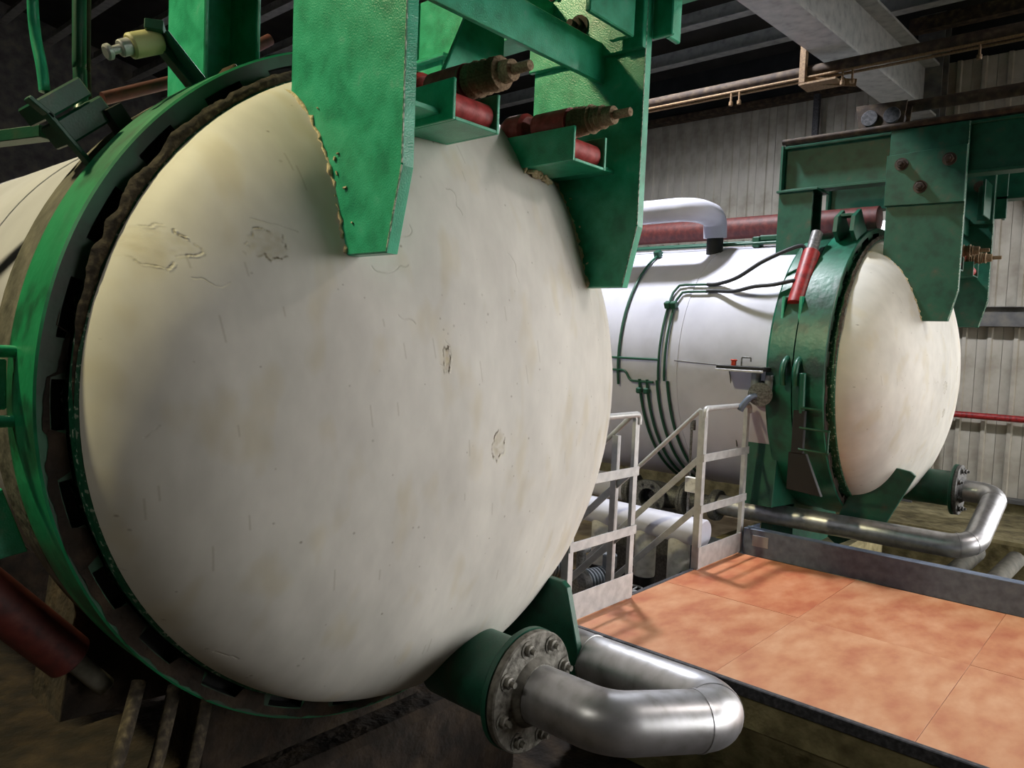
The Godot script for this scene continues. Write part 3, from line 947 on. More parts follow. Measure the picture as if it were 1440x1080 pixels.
# ------------------------------------------------------------------ platform, kerb and rails
func platform() -> void:
	var t := thing("platform", "flat orange painted deck between the vessels, lower right", "platform", Vector3(4.25, -0.62, 0), "")
	t.set_meta("kind", "structure")
	var s := S()
	box(s, Vector3(3.25, -0.62, -2.36), Vector3(5.35, -0.2, 4.0), 0.01)
	obj("concrete_base", s, M.concrete, t)
	s = S()
	box(s, Vector3(3.22, -0.2, -2.37), Vector3(5.33, -0.012, 4.0), 0.004)
	obj("edge_channel", s, M.concrete, t)
	s = S()
	box(s, Vector3(3.195, -0.05, -2.38), Vector3(3.225, 0.006, 4.0), 0.004)
	box(s, Vector3(3.225, -0.05, -2.40), Vector3(5.3, 0.006, -2.375), 0.004)
	obj("edge_angle", s, M.dark_edge, t)
	for i in 2:
		for j in 7:
			s = S()
			var x0 := 3.226 + i * 1.03
			var z0 := -2.375 + j * 0.85
			box(s, Vector3(x0 + 0.001, -0.012, z0 + 0.001), Vector3(x0 + 1.029, 0.0008 * ((i + j) % 2), z0 + 0.849), 0.0006)
			obj("deck_plate", s, [M.orange_deck, M.orange_deck_faded, M.orange_deck_red][(i * 2 + j * j) % 3], t)
	var k := thing("kerb_beam", "dark grey steel kerb along the far edge of the orange deck", "kerb", Vector3(5.32, 0, -0.5), "")
	s = S()
	box(s, Vector3(5.29, 0.0, -2.33), Vector3(5.31, 0.197, 4.0), 0.003)
	box(s, Vector3(5.31, 0.177, -2.33), Vector3(5.37, 0.197, 4.0), 0.003)
	box(s, Vector3(5.31, 0.0, -2.33), Vector3(5.55, 0.19, -2.315), 0.002)
	obj("beam", s, M.kerb_grey, k)
	s = S()
	box(s, Vector3(5.286, 0.075, -2.26), Vector3(5.292, 0.155, -2.14), 0.001)
	obj("rating_plate", s, M.sticker, k)
	rail_panel(3.2, 3.8, "left short metal guard rail panel, partly behind near door", "left")
	rail_panel(4.66, 5.32, "right metal guard rail panel beside the grey kerb", "right")
	stair_rail(4.66, "sloping metal stair handrail going down from the right rail panel")
	stair_rail(3.8, "sloping metal stair handrail going down behind the left rail panel")
	var st := thing("stair", "short metal stair going down between the two rail panels", "stair", Vector3(4.23, -0.62, -2.7), "")
	for i in 2:
		s = S()
		box(s, Vector3(3.83, -0.21 - 0.2 * i, -2.64 - 0.22 * i), Vector3(4.63, -0.19 - 0.2 * i, -2.42 - 0.22 * i), 0.003)
		obj("tread", s, M.dark_edge, st)
	for x in [3.83, 4.63]:
		s = S()
		bar(s, Vector3(x, -0.08, -2.42), Vector3(x, -0.6, -2.95), 0.008, 0.14)
		obj("stringer", s, M.dark_edge, st)

func rail_panel(x0: float, x1: float, label: String, _w: String) -> void:
	var z := -2.36
	var t := thing("guard_rail", label, "railing", Vector3((x0 + x1) / 2, 0, z), "")
	for x in [x0, x1]:
		var s := S()
		var d := 0.018 if x == x0 else -0.018
		box(s, Vector3(x - 0.022, 0.0, z - 0.003), Vector3(x + 0.022, 1.09, z + 0.003), 0.001)
		box(s, Vector3(x - 0.003 - d, 0.0, z - 0.044), Vector3(x + 0.003 - d, 1.09, z - 0.003), 0.001)
		obj("post", s, M.galvanised, t)
	var s2 := S()
	tube(s2, rounded([Vector3(x0 - 0.02, 1.04, z), Vector3(x0 - 0.02, 1.1, z), Vector3(x1 + 0.015, 1.1, z), Vector3(x1 + 0.015, 1.04, z)], 0.04), 0.018, 12)
	obj("top_rail", s2, M.galvanised, t)
	for y in [0.765, 0.415]:
		s2 = S()
		box(s2, Vector3(x0 - 0.02, y - 0.027, z + 0.004), Vector3(x1 + 0.03, y + 0.027, z + 0.010), 0.001)
		obj("flat_rail", s2, M.galvanised, t)
	s2 = S()
	box(s2, Vector3(x0 - 0.02, 0.008, z + 0.004), Vector3(x1 + 0.02, 0.155, z + 0.009), 0.001)
	obj("toe_board", s2, M.galvanised, t)

func stair_rail(x: float, label: String) -> void:
	var t := thing("stair_handrail", label, "railing", Vector3(x, -0.62, -2.8), "")
	var z := -2.40
	var s := S()
	tube(s, [Vector3(x, 1.09, z), Vector3(x, 0.16, z - 0.95)], 0.015, 10)
	obj("top_rail", s, M.galvanised, t)
	for y in [0.75, 0.41]:
		s = S()
		bar(s, Vector3(x, y, z), Vector3(x, y - 0.95, z - 0.95), 0.006, 0.042)
		obj("flat_rail", s, M.galvanised, t)
	for dz in ([0.42] if x < 4.0 else []):
		s = S()
		box(s, Vector3(x - 0.018, -0.5, z - 0.12), Vector3(x + 0.018, 0.96, z - 0.08), 0.002)
		obj("post", s, M.galvanised, t)

# ------------------------------------------------------------------ hardware on the near vessel
func near_hardware(v: Node3D) -> void:
	# lever arm with a cream cylinder end
	var s := S()
	var base := Vector3(1.085, 2.235, -2.26)
	for dz in [-0.03, 0.025]:
		bar(s, base + Vector3(0.02, -0.03, dz), Vector3(0.985, 2.345, -2.3 + dz), 0.012, 0.06, Vector3(0, 0, 1))
	bar(s, Vector3(1.0, 2.345, -2.34), Vector3(0.95, 2.362, -2.26), 0.05, 0.03)
	bar(s, base + Vector3(0.02, -0.02, 0), Vector3(0.985, 2.345, -2.3), 0.05, 0.02, Vector3(0, 0, 1))
	var t: Node3D = obj("lever_arm", s, M.dusty_green, v)
	s = S()
	cyl(s, Vector3(0.985, 2.335, -2.3), Vector3(0.9, 2.292, -2.3), 0.036, 24, 0.006)
	obj("cylinder_end", s, M.cream_paint, t)
	s = S()
	cyl(s, Vector3(0.903, 2.294, -2.3), Vector3(0.875, 2.278, -2.3), 0.024, 18)
	cyl(s, Vector3(0.878, 2.28, -2.3), Vector3(0.848, 2.262, -2.3), 0.012, 16)
	lathe(s, Transform3D(frame(Vector3(-0.87, -0.5, 0)), Vector3(0.852, 2.264, -2.3)), [Vector2(0.0, 0.0), Vector2(0.018, 0.0), Vector2(0.022, 0.004), Vector2(0.022, 0.014), Vector2(0.016, 0.018), Vector2(0, 0.018)], 20)
	obj("cap_nut", s, M.galvanised, t)
	# wooden wedge and lug beside it
	s = S()
	obox(s, Transform3D(Basis(Vector3.BACK, -0.6), Vector3(1.17, 2.265, -2.27)), Vector3(0.035, 0.1, 0.08), 0.004)
	tag(obj("wedge", s, M.brown_conduit), "tan wooden wedge on top of near ring, beside the lever", "wedge")
	s = S()
	for q in [[1.24, 2.285]]:
		obox(s, Transform3D(Basis(Vector3.BACK, -0.45), Vector3(q[0], q[1], -2.27)), Vector3(0.05, 0.09, 0.12), 0.006)
	obj("ring_lug", s, M.green_paint, v)
	# dark box bracket at upper left
	t = thing("hydraulic_bracket", "dark green angled box bracket on upper left of near ring", "bracket", Vector3(0.8, 1.95, -2.4), "")
	s = S()
	var bs := Basis(Vector3.BACK, 0.72)
	obox(s, Transform3D(bs, Vector3(0.742, 2.112, -2.40)), Vector3(0.14, 0.055, 0.16), 0.005)
	obox(s, Transform3D(bs, Vector3(0.81, 2.075, -2.42)), Vector3(0.16, 0.07, 0.12), 0.005)
	obj("box", s, M.dusty_green, t)
	s = S()
	bar(s, Vector3(0.70, 2.06, -2.33), Vector3(0.825, 1.93, -2.33), 0.012, 0.04, Vector3(0, 0, 1))
	bar(s, Vector3(0.655, 2.09, -2.33), Vector3(0.715, 2.05, -2.33), 0.012, 0.04, Vector3(0, 0, 1))
	obj("flat_arm", s, M.dusty_green, t)
	s = S()
	bar(s, Vector3(0.872, 2.125, -2.36), Vector3(0.935, 2.045, -2.36), 0.05, 0.05, Vector3(0, 0, 1))
	obj("black_block", s, M.black_rubber, t)
	# hoses rising on the left
	s = S()
	tube(s, curve([Vector3(0.735, 2.15, -2.46), Vector3(0.73, 2.22, -2.47), Vector3(0.722, 2.32, -2.5), Vector3(0.714, 2.45, -2.5), Vector3(0.705, 2.9, -2.5), Vector3(0.70, 4.4, -2.5)]), 0.015, 12)
	tag(obj("hydraulic_pipe", s, M.green_paint), "thin bright green pipe rising at far left of the picture", "pipe")
	s = S()
	tube(s, curve([Vector3(0.80, 2.09, -2.43), Vector3(0.826, 2.105, -2.46), Vector3(0.84, 2.16, -2.49), Vector3(0.839, 2.25, -2.5), Vector3(0.836, 2.5, -2.5), Vector3(0.83, 4.5, -2.5)]), 0.019, 14)
	tag(obj("hydraulic_pipe", s, M.dusty_green), "thicker green pipe curving up out of the box bracket", "pipe")
	s = S()
	tube(s, curve([Vector3(0.83, 2.07, -2.46), Vector3(0.855, 2.10, -2.49), Vector3(0.866, 2.17, -2.52), Vector3(0.866, 2.25, -2.53), Vector3(0.864, 2.5, -2.53), Vector3(0.86, 4.5, -2.53)]), 0.014, 14)
	tag(obj("hydraulic_pipe", s, M.rust_brown), "brown hose right beside the thicker green pipe", "hose")
	# pipe to the left, at shoulder height
	s = S()
	bar(s, Vector3(0.76, 2.05, -2.52), Vector3(0.45, 2.02, -3.3), 0.05, 0.035)
	tag(obj("flat_strut", s, M.dusty_green), "pale green strut leaving the picture at left edge", "strut")
	# loop handle and lower plate on the left of the ring
	s = S()
	tube(s, rounded([Vector3(0.50, 1.42, -2.25), Vector3(0.628, 1.42, -2.25), Vector3(0.632, 1.24, -2.25), Vector3(0.50, 1.24, -2.25)], 0.03), 0.016, 12)
	box(s, Vector3(0.52, 1.27, -2.27), Vector3(0.59, 1.40, -2.25), 0.004)
	obj("loop_handle", s, M.green_paint, v)
	s = S()
	prism(s, [Vector2(0.40, 1.04), Vector2(0.60, 1.05), Vector2(0.66, 0.87), Vector2(0.45, 0.84)], 0.03, Transform3D(Basis(), Vector3(0, 0, -2.34)))
	obj("ring_plate", s, M.green_paint, v)
	# dark red cylinder at lower left
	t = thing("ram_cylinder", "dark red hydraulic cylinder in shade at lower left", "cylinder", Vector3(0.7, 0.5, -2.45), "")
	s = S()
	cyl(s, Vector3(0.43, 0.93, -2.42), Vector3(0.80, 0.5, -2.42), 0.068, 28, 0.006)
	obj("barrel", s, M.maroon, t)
	s = S()
	cyl(s, Vector3(0.80, 0.5, -2.42), Vector3(0.9, 0.38, -2.42), 0.03, 16)
	obj("mount", s, M.neck_grey, t)
	for k in 3:
		s = S()
		tube(s, curve([Vector3(0.95 + 0.11 * k, 0.42 - 0.05 * k, -2.3), Vector3(0.86 + 0.11 * k, 0.28 - 0.05 * k, -2.2), Vector3(0.75 + 0.11 * k, 0.1 - 0.05 * k, -2.1), Vector3(0.7 + 0.1 * k, -0.3, -2.05), Vector3(0.7 + 0.1 * k, -0.6, -2.0)]), 0.022, 10)
		tag(obj("pit_pipe", s, M.gasket_dirt), ["grey pit pipe at lower left nearest the red cylinder", "grey pit pipe between two others under near ring", "grey pit pipe farthest right of three under near ring"][k], "pipe", "pipes in the dark pit")
	# concrete under the near vessel
	s = S()
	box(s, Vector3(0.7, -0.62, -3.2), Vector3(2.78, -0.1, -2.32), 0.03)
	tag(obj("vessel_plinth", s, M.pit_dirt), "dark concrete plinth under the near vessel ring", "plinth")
	# red pipe on top of the near vessel, behind
	s = S()
	tube(s, [Vector3(1.02, 2.27, -2.82), Vector3(1.35, 2.44, -2.8), Vector3(1.62, 2.65, -2.78)], 0.022, 12)
	tag(obj("maroon_pipe", s, M.maroon), "thin maroon pipe slanting up behind near ring", "pipe")
	s = S()
	tube(s, [Vector3(1.42, 2.44, -2.45), Vector3(1.62, 2.52, -2.43), Vector3(1.9, 2.56, -2.4)], 0.018, 12)
	tag(obj("brown_pipe", s, M.rust_brown), "thin brown pipe above near ring beside the hanger plate", "pipe")

# ------------------------------------------------------------------ hardware on the far vessel
func flank(D: Vector3, deg: float, z: float, r := 1.072) -> Vector3:
	var a := deg_to_rad(deg)
	return Vector3(D.x + cos(a) * r, D.y + sin(a) * r, z)

func arc(D: Vector3, d0: float, d1: float, z0: float, z1: float, n := 14) -> Array:
	var o := []
	for i in n + 1: o.append(flank(D, lerpf(d0, d1, float(i) / n), lerpf(z0, z1, float(i) / n)))
	return o

func far_hardware(D: Vector3, v: Node3D) -> void:
	var s := S()
	tube(s, arc(D, 113, 190, -3.56, -3.54), 0.011, 10)
	tag(obj("hydraulic_pipe", s, M.pipe_green), "single thin green pipe curving down the far vessel, leftmost", "pipe")
	s = S()
	obox(s, Transform3D(Basis(Vector3.BACK, 0.4), flank(D, 117, -3.56, 1.085)), Vector3(0.06, 0.06, 0.06), 0.008)
	tag(obj("pipe_clamp", s, M.pipe_green), "green clamp at the top of the leftmost pipe on far vessel", "clamp")
	for i in 2:
		s = S()
		var z := -3.155 + 0.055 * i
		var top := 142.7 - 4.0 * -i
		var pts := arc(D, 187, top + 4, z, z)
		pts.append(flank(D, top, z + 0.03))
		pts.append(flank(D, top - 0.4, z + 0.08))
		pts.append(flank(D, top - 0.4, -2.86 + 0.02 * i))
		tube(s, pts, 0.010, 10)
		tag(obj("hydraulic_pipe", s, M.pipe_green), ["green pipe bending right to the upper black hose on far vessel", "green pipe bending right to the lower black hose on far vessel"][i], "pipe")
		s = S()
		obox(s, Transform3D(Basis(Vector3.BACK, 0.45), flank(D, 153.5, z, 1.085)), Vector3(0.05, 0.055, 0.05), 0.006)
		tag(obj("pipe_clamp", s, M.pipe_green), ["green clamp block on the left of two bending pipes", "green clamp block on the right of two bending pipes"][i], "clamp")
	var h1 := [flank(D, 142.3, -2.88), flank(D, 142, -2.78), Vector3(5.52, 2.06, -2.6), Vector3(5.50, 2.17, -2.4), Vector3(5.56, 2.255, -2.24), Vector3(5.62, 2.29, -2.16), Vector3(5.64, 2.25, -2.13)]
	var h2 := [flank(D, 146, -2.86), flank(D, 146, -2.78), Vector3(5.47, 1.95, -2.6), Vector3(5.43, 1.98, -2.42), Vector3(5.43, 1.99, -2.28), Vector3(5.47, 2.02, -2.15), Vector3(5.50, 2.01, -2.12)]
	var lb := ["upper black hose from flank pipes to the red cylinder top", "lower black hose from flank pipes to the red cylinder foot"]
	for i in 2:
		s = S()
		tube(s, curve([h1, h2][i]), 0.015, 12)
		tag(obj("hydraulic_hose", s, M.hose_grey), lb[i], "hose")
	# pipes below the middle of the vessel
	for i in 2:
		s = S()
		var a: float = [178.0, 183.5][i]
		var pts := [flank(D, a, -7.0), flank(D, a, -3.15)]
		if i == 1: pts = rounded([flank(D, a, -7.0), flank(D, a, -3.47), flank(D, 188, -3.42), flank(D, 188, -3.2)], 0.05)
		tube(s, pts, 0.010, 10)
		tag(obj("hydraulic_pipe", s, M.pipe_green), ["level green pipe across the far vessel at mid height, upper", "level green pipe with an offset bend across the far vessel"][i], "pipe")
	for i in 4:
		s = S()
		var z: float = [-3.33, -3.26, -3.165, -3.07][i]
		tube(s, arc(D, 187, 246, z, z + 0.05), 0.012, 10)
		tag(obj("hydraulic_pipe", s, M.pipe_green), ["leftmost of four green pipes curving under the far vessel", "second from left of four green pipes under far vessel", "third from left of four green pipes under far vessel", "rightmost of four green pipes curving under the far vessel"][i], "pipe", "green belly pipes of the far vessel")
	for i in 2:
		s = S()
		obox(s, Transform3D(Basis(), flank(D, 192, -3.33 + 0.07 * i, 1.08)), Vector3(0.05, 0.05, 0.05), 0.01)
		tag(obj("pipe_clamp", s, M.pipe_green), ["small green union on the leftmost belly pipe", "small green union on the second belly pipe"][i], "clamp")
	# lines along the top
	for i in 2:
		s = S()
		var a := 108.0 - 5 * i
		tube(s, [flank(D, a, -6.5, 1.09), flank(D, a, -2.5, 1.09)], 0.013, 10)
		tag(obj("top_line", s, M.pipe_green), ["lower of two green lines along the top of far vessel", "upper of two green lines along the top of far vessel"][i], "pipe")
	s = S()
	obox(s, Transform3D(Basis(), flank(D, 106, -2.72, 1.09)), Vector3(0.09, 0.09, 0.07), 0.01)
	obox(s, Transform3D(Basis(), flank(D, 106, -2.62, 1.12)), Vector3(0.05, 0.05, 0.16), 0.01)
	tag(obj("line_valve", s, M.pipe_green), "green valve block on the top lines near the gantry post", "valve")
	# thin conduit
	s = S()
	tube(s, rounded([flank(D, 178, -3.02, 1.06), flank(D, 179, -2.56, 1.06), flank(D, 183, -2.54, 1.06), flank(D, 215, -2.54, 1.06)], 0.03), 0.005, 8)
	tag(obj("thin_conduit", s, M.dusty_steel), "very thin grey conduit crossing the far vessel to the shelf", "conduit")
	# white duct above
	s = S()
	tube(s, rounded([Vector3(5.6, 2.64, -8.5), Vector3(5.62, 2.64, -3.06), Vector3(6.0, 2.63, -3.06), Vector3(6.02, 2.45, -3.06)], 0.17, 10), 0.098, 28)
	var wd := thing("white_duct", "fat white lagged pipe bending down at the top of far vessel", "duct", Vector3(5.9, 2.4, -4), "")
	obj("lagging", s, M.white_cladding, wd)
	s = S()
	cyl(s, Vector3(6.02, 2.3, -3.06), Vector3(6.02, 2.47, -3.06), 0.07, 20)
	obj("dark_leg", s, M.black_rubber, wd)  # lower leg of the duct, coloured black
	s = S()
	tube(s, [Vector3(6.72, 2.64, -12), Vector3(6.72, 2.64, -1.95)], 0.1, 24)
	tag(obj("maroon_pipe", s, M.maroon), "maroon pipe lying along the top of the far vessel", "pipe")
	# red cylinder and its bracket
	var t := thing("ram_cylinder", "bright red hydraulic cylinder leaning on the far locking ring", "cylinder", Vector3(5.6, 1.75, -2.12), "")
	var a0 := Vector3(5.73, 2.36, -2.1)
	var a1 := Vector3(5.42, 1.84, -2.1)
	s = S()
	cyl(s, a0.lerp(a1, 0.22), a1, 0.062, 28, 0.005)
	obj("barrel", s, M.red_paint, t)
	s = S()
	cyl(s, a0.lerp(a1, -0.08), a0.lerp(a1, 0.24), 0.042, 24, 0.006)
	obj("head", s, M.flange_grey, t)
	s = S()
	cyl(s, Vector3(5.62, 2.27, -2.14), Vector3(5.67, 2.2, -2.1), 0.012, 10)
	obj("port", s, M.hose_grey, t)
	s = S()
	cyl(s, Vector3(5.485, 2.03, -2.13), Vector3(5.50, 1.96, -2.1), 0.012, 10)
	obj("port", s, M.hose_grey, t)
	s = S()
	for dz in [-0.07, 0.055]:
		prism(s, [Vector2(5.37, 1.9), Vector2(5.45, 1.9), Vector2(5.50, 1.72), Vector2(5.42, 1.66), Vector2(5.36, 1.72)], 0.02, Transform3D(Basis(), Vector3(0, 0, -2.1 + dz)))
	obj("clevis", s, M.green_paint, t)
	# hook plates on the ring
	s = S()
	for dz in [-0.1, 0.02]:
		prism(s, [Vector2(-0.62, 1.02), Vector2(-0.60, 1.13), Vector2(-0.47, 1.2), Vector2(-0.36, 1.1), Vector2(-0.30, 1.06), Vector2(-0.52, 0.95)], 0.03, Transform3D(Basis(), D + Vector3(-0.05, 0.02, -0.1 + dz)))
	bar(s, D + Vector3(-0.55, 1.17, -0.2), D + Vector3(-0.55, 1.17, -0.07), 0.1, 0.02)
	obj("ring_hook", s, M.dusty_green, v)
	# hinge lugs, guide rods and rail on the left of the ring
	t = thing("ring_guide", "green guide rods and lugs on the left of far locking ring", "guide", Vector3(5.25, 0.9, -2.0), "")
	for dz in [-0.07, 0.02]:
		s = S()
		tube(s, curve([Vector3(5.34, 1.47, -2.02 + dz), Vector3(5.26, 1.43, -2.02 + dz), Vector3(5.23, 1.36, -2.02 + dz), Vector3(5.25, 1.27, -2.02 + dz)]), 0.022, 10)
		obj("lug", s, M.dusty_green, t)
	s = S()
	cyl(s, Vector3(5.24, 1.36, -1.95), Vector3(5.26, 1.08, -1.95), 0.022, 14)
	cyl(s, Vector3(5.26, 1.1, -1.95), Vector3(5.27, 0.80, -1.95), 0.013, 12)
	obj("rod", s, M.dusty_green, t)
	s = S()
	for q in [[1.12, 0.13], [0.98, 0.2], [0.83, 0.2]]:
		s = S()
		tube(s, [Vector3(5.24, q[0], -1.95), Vector3(5.27, q[0] - 0.01, -1.95 + q[1])], 0.009, 8)
		obj("pin", s, M.pipe_green, t)
	s = S()
	tube(s, [Vector3(5.265, 0.97, -1.76), Vector3(5.265, 0.82, -1.76)], 0.007, 8)
	obj("pin", s, M.pipe_green, t)
	s = S()
	box(s, Vector3(5.24, 0.80, -2.0), Vector3(5.28, 1.1, -1.92), 0.003)
	prism(s, [Vector2(-2.02, 0.80), Vector2(-1.9, 0.80), Vector2(-1.78, 0.52), Vector2(-2.02, 0.54)], 0.04, Transform3D(XPLANE, Vector3(5.27, 0, 0)))
	obj("dark_slide", s, M.black_rubber, t)
	# black instrument shelf with knob, hook and grey valve
	t = thing("instrument_shelf", "small black shelf with red knob on the flank of far vessel", "shelf", Vector3(5.25, 1.35, -2.36), "")
	s = S()
	box(s, Vector3(5.16, 1.355, -2.56), Vector3(5.36, 1.385, -2.2), 0.003)
	obj("board", s, M.black_rubber, t)
	s = S()
	box(s, Vector3(5.155, 1.345, -2.56), Vector3(5.165, 1.36, -2.2), 0.001)
	obj("front_lip", s, M.galvanised, t)
	s = S()
	cyl(s, Vector3(5.24, 1.385, -2.46), Vector3(5.24, 1.42, -2.46), 0.018, 14)
	cyl(s, Vector3(5.24, 1.42, -2.46), Vector3(5.24, 1.432, -2.46), 0.024, 14)
	obj("knob", s, M.red_knob, t)
	s = S()
	tube(s, rounded([Vector3(5.24, 1.385, -2.4), Vector3(5.24, 1.45, -2.4), Vector3(5.24, 1.45, -2.33), Vector3(5.24, 1.42, -2.33)], 0.01), 0.006, 8)
	obj("hook", s, M.flange_grey, t)
	t = thing("shelf_valve", "grey flanged valve under the black shelf on far vessel", "valve", Vector3(5.2, 1.05, -2.26), "")
	s = S()
	lathe(s, Transform3D(frame(Vector3(-0.9, 0, 0.3)), Vector3(5.32, 1.19, -2.27)), [Vector2(0.05, -0.06), Vector2(0.095, -0.06), Vector2(0.095, -0.035), Vector2(0.05, -0.03), Vector2(0.065, 0.03), Vector2(0.05, 0.09), Vector2(0.085, 0.09), Vector2(0.085, 0.115), Vector2(0.03, 0.12), Vector2(0, 0.12)], 24)
	obj("body", s, M.flange_grey, t)
	s = S()
	cyl(s, Vector3(5.28, 1.23, -2.3), Vector3(5.28, 1.34, -2.3), 0.035, 16)
	cyl(s, Vector3(5.27, 1.22, -2.2), Vector3(5.27, 1.33, -2.2), 0.028, 16)
	obj("stem", s, M.motor_grey, t)
	s = S()
	tube(s, curve([Vector3(5.24, 1.18, -2.26), Vector3(5.17, 1.17, -2.28), Vector3(5.14, 1.13, -2.31), Vector3(5.13, 1.07, -2.34)]), 0.022, 12)
	obj("elbow", s, M.kerb_grey, t)
	# grey box on rods behind the right rail panel
	t = thing("switch_box", "small white switch box on two thin rods behind right rail", "box", Vector3(5.1, -0.2, -2.6), "")
	s = S()
	box(s, Vector3(4.97, 0.45, -2.66), Vector3(5.01, 0.56, -2.57), 0.004)
	obj("box", s, M.white_paint, t)
	s = S()
	for zz in [-2.65, -2.58, -2.55]:
		tube(s, [Vector3(5.03, -0.6, zz), Vector3(5.03, 0.96, zz - 0.01)], 0.010, 8)
	for zz in [-2.65, -2.58]:
		cyl(s, Vector3(5.03, 0.9, zz), Vector3(5.03, 0.98, zz), 0.02, 10)
	obj("rod", s, M.flange_grey, t)
	# stub pipes by the kerb
	for i in 2:
		s = S()
		tube(s, [Vector3(5.4, -0.03, -1.12 + 0.24 * i), Vector3(6.35, 0.1, -1.02 + 0.24 * i)], 0.06, 18)
		tag(obj("concrete_stub", s, M.neck_grey), ["grey stub pipe beyond kerb, directly under the metal elbow", "grey stub pipe beyond kerb, near the right picture edge"][i], "pipe")
	s = S()
	box(s, Vector3(5.95, -0.62, -2.9), Vector3(7.5, -0.1, -1.95), 0.03)
	tag(obj("vessel_plinth", s, M.concrete), "brown concrete plinth under the far vessel ring", "plinth")
	s = S()
	box(s, Vector3(7.9, -0.62, -2.4), Vector3(9.41, -0.1, 3.0), 0.03)
	tag(obj("concrete_ledge", s, M.concrete), "brown concrete ledge at the foot of the right wall", "ledge")
	s = S()
	tube(s, [Vector3(9.40, 0.9, -6), Vector3(9.40, 0.9, 0.5)], 0.035, 16)
	tag(obj("red_wall_pipe", s, M.red_paint), "red pipe running level along the right wall", "pipe")

# ------------------------------------------------------------------ pipes and pumps in the sunken aisle
func aisle() -> void:
	var t := thing("header_pipe", "fat white header pipe on stubby legs behind the rails", "pipe", Vector3(4.9, -0.62, -4), "")
	var s := S()
	cyl(s, Vector3(4.9, 0.21, -7.0), Vector3(4.9, 0.19, -2.44), 0.1, 36, 0.008)
	obj("pipe", s, M.white_cladding, t)
	for z in [-2.64, -2.92, -3.32, -3.75, -4.3]:
		s = S()
		lathe(s, Transform3D(Basis(Vector3.RIGHT, -PI / 2), Vector3(4.9, -0.22, z)), [Vector2(0, 0), Vector2(0.078, 0), Vector2(0.08, 0.01), Vector2(0.08, 0.36), Vector2(0, 0.37)], 24)
		var lg := obj("leg", s, M.white_paint, t)
		s = S()
		lathe(s, Transform3D(Basis(Vector3.RIGHT, -PI / 2), Vector3(4.9, -0.6, z)), [Vector2(0, 0), Vector2(0.13, 0), Vector2(0.13, 0.02), Vector2(0.095, 0.03), Vector2(0.09, 0.1), Vector2(0.1, 0.11), Vector2(0.1, 0.2), Vector2(0.09, 0.21), Vector2(0.085, 0.38), Vector2(0, 0.38)], 24)
		obj("black_foot", s, M.black_rubber, lg)
	# silver line with a tee valve beyond
	t = thing("tee_valve", "grey flanged tee valve with open flange behind the rails", "valve", Vector3(5.8, 0.0, -3.3), "")
	s = S()
	var A := Vector3(5.8, 0.21, 0)
	for z in [-3.62, -3.08]:
		s = S()
		lathe(s, Transform3D(Basis(), A + Vector3(0, 0, z)), [Vector2(0, -0.03), Vector2(0.145, -0.03), Vector2(0.15, -0.025), Vector2(0.15, -0.002), Vector2(0.14, 0.0), Vector2(0.15, 0.002), Vector2(0.15, 0.025), Vector2(0.145, 0.03), Vector2(0, 0.03)], 28)
		obj("flange", s, M.flange_grey, t)
	s = S()
	lathe(s, Transform3D(Basis(), A), [Vector2(0.08, -3.6), Vector2(0.11, -3.5), Vector2(0.115, -3.35), Vector2(0.1, -3.2), Vector2(0.08, -3.1)], 28, true)
	tube(s, [A + Vector3(0, 0, -3.38), A + Vector3(-0.19, -0.0, -3.34)], 0.085, 24, false)
	obj("body", s, M.flange_grey, t)
	s = S()
	lathe(s, Transform3D(frame(Vector3(-1, 0.05, 0.2)), A + Vector3(-0.19, 0, -3.34)), [Vector2(0.15, 0), Vector2(0.15, 0.03), Vector2(0.078, 0.03), Vector2(0.075, -0.09), Vector2(0, -0.09)], 28)
	var of := obj("open_flange", s, M.flange_grey, t)
	s = S()
	lathe(s, Transform3D(frame(Vector3(-1, 0.05, 0.2)), A + Vector3(-0.19, 0, -3.34)), [Vector2(0.074, -0.085), Vector2(0, -0.085)], 24)
	obj("bore", s, M.black_rubber, of)
	s = S()
	hexbolt(s, Vector3.ZERO, Vector3.BACK, 0.012, 0.02)
	var bm := onto(s)
	for k in 8:
		var a := TAU * (k + 0.5) / 8
		inst("bolt", bm, M.dark_edge, of, A + Vector3(-0.218, sin(a) * 0.115, -3.34 + cos(a) * 0.115), frame(Vector3(-1, 0.05, 0.2)))
	s = S()
	tube(s, [Vector3(5.8, 0.21, -3.05), Vector3(5.8, 0.21, -2.8)], 0.07, 20)
	lathe(s, Transform3D(Basis(), A + Vector3(0, 0, -2.8)), [Vector2(0, -0.03), Vector2(0.125, -0.03), Vector2(0.13, 0.0), Vector2(0.125, 0.03), Vector2(0, 0.03)], 24)
	tag(obj("valve_spool", s, M.flange_grey), "short grey spool joining tee valve to the shiny pipe", "pipe")
	s = S()
	tube(s, [Vector3(5.8, 0.22, -8.0), Vector3(5.8, 0.21, -3.64)], 0.115, 28)
	tag(obj("lagged_pipe", s, M.white_cladding), "white lagged pipe left of the tee valve, beyond the rails", "pipe")
	s = S()
	box(s, Vector3(5.62, -0.62, -3.75), Vector3(6.0, 0.06, -3.05), 0.01)
	tag(obj("valve_stand", s, M.dark_edge), "dark block stand beneath the tee valve", "stand")
	# steel base under the shiny pipe
	s = S()
	box(s, Vector3(5.45, -0.1, -2.9), Vector3(5.75, -0.05, -2.36), 0.004)
	for z in [-2.85, -2.4]: box(s, Vector3(5.47, -0.62, z - 0.02), Vector3(5.52, -0.1, z + 0.02), 0.003)
	tag(obj("pipe_stand", s, M.kerb_grey), "grey steel stand behind the right rail, under shiny pipe", "stand")
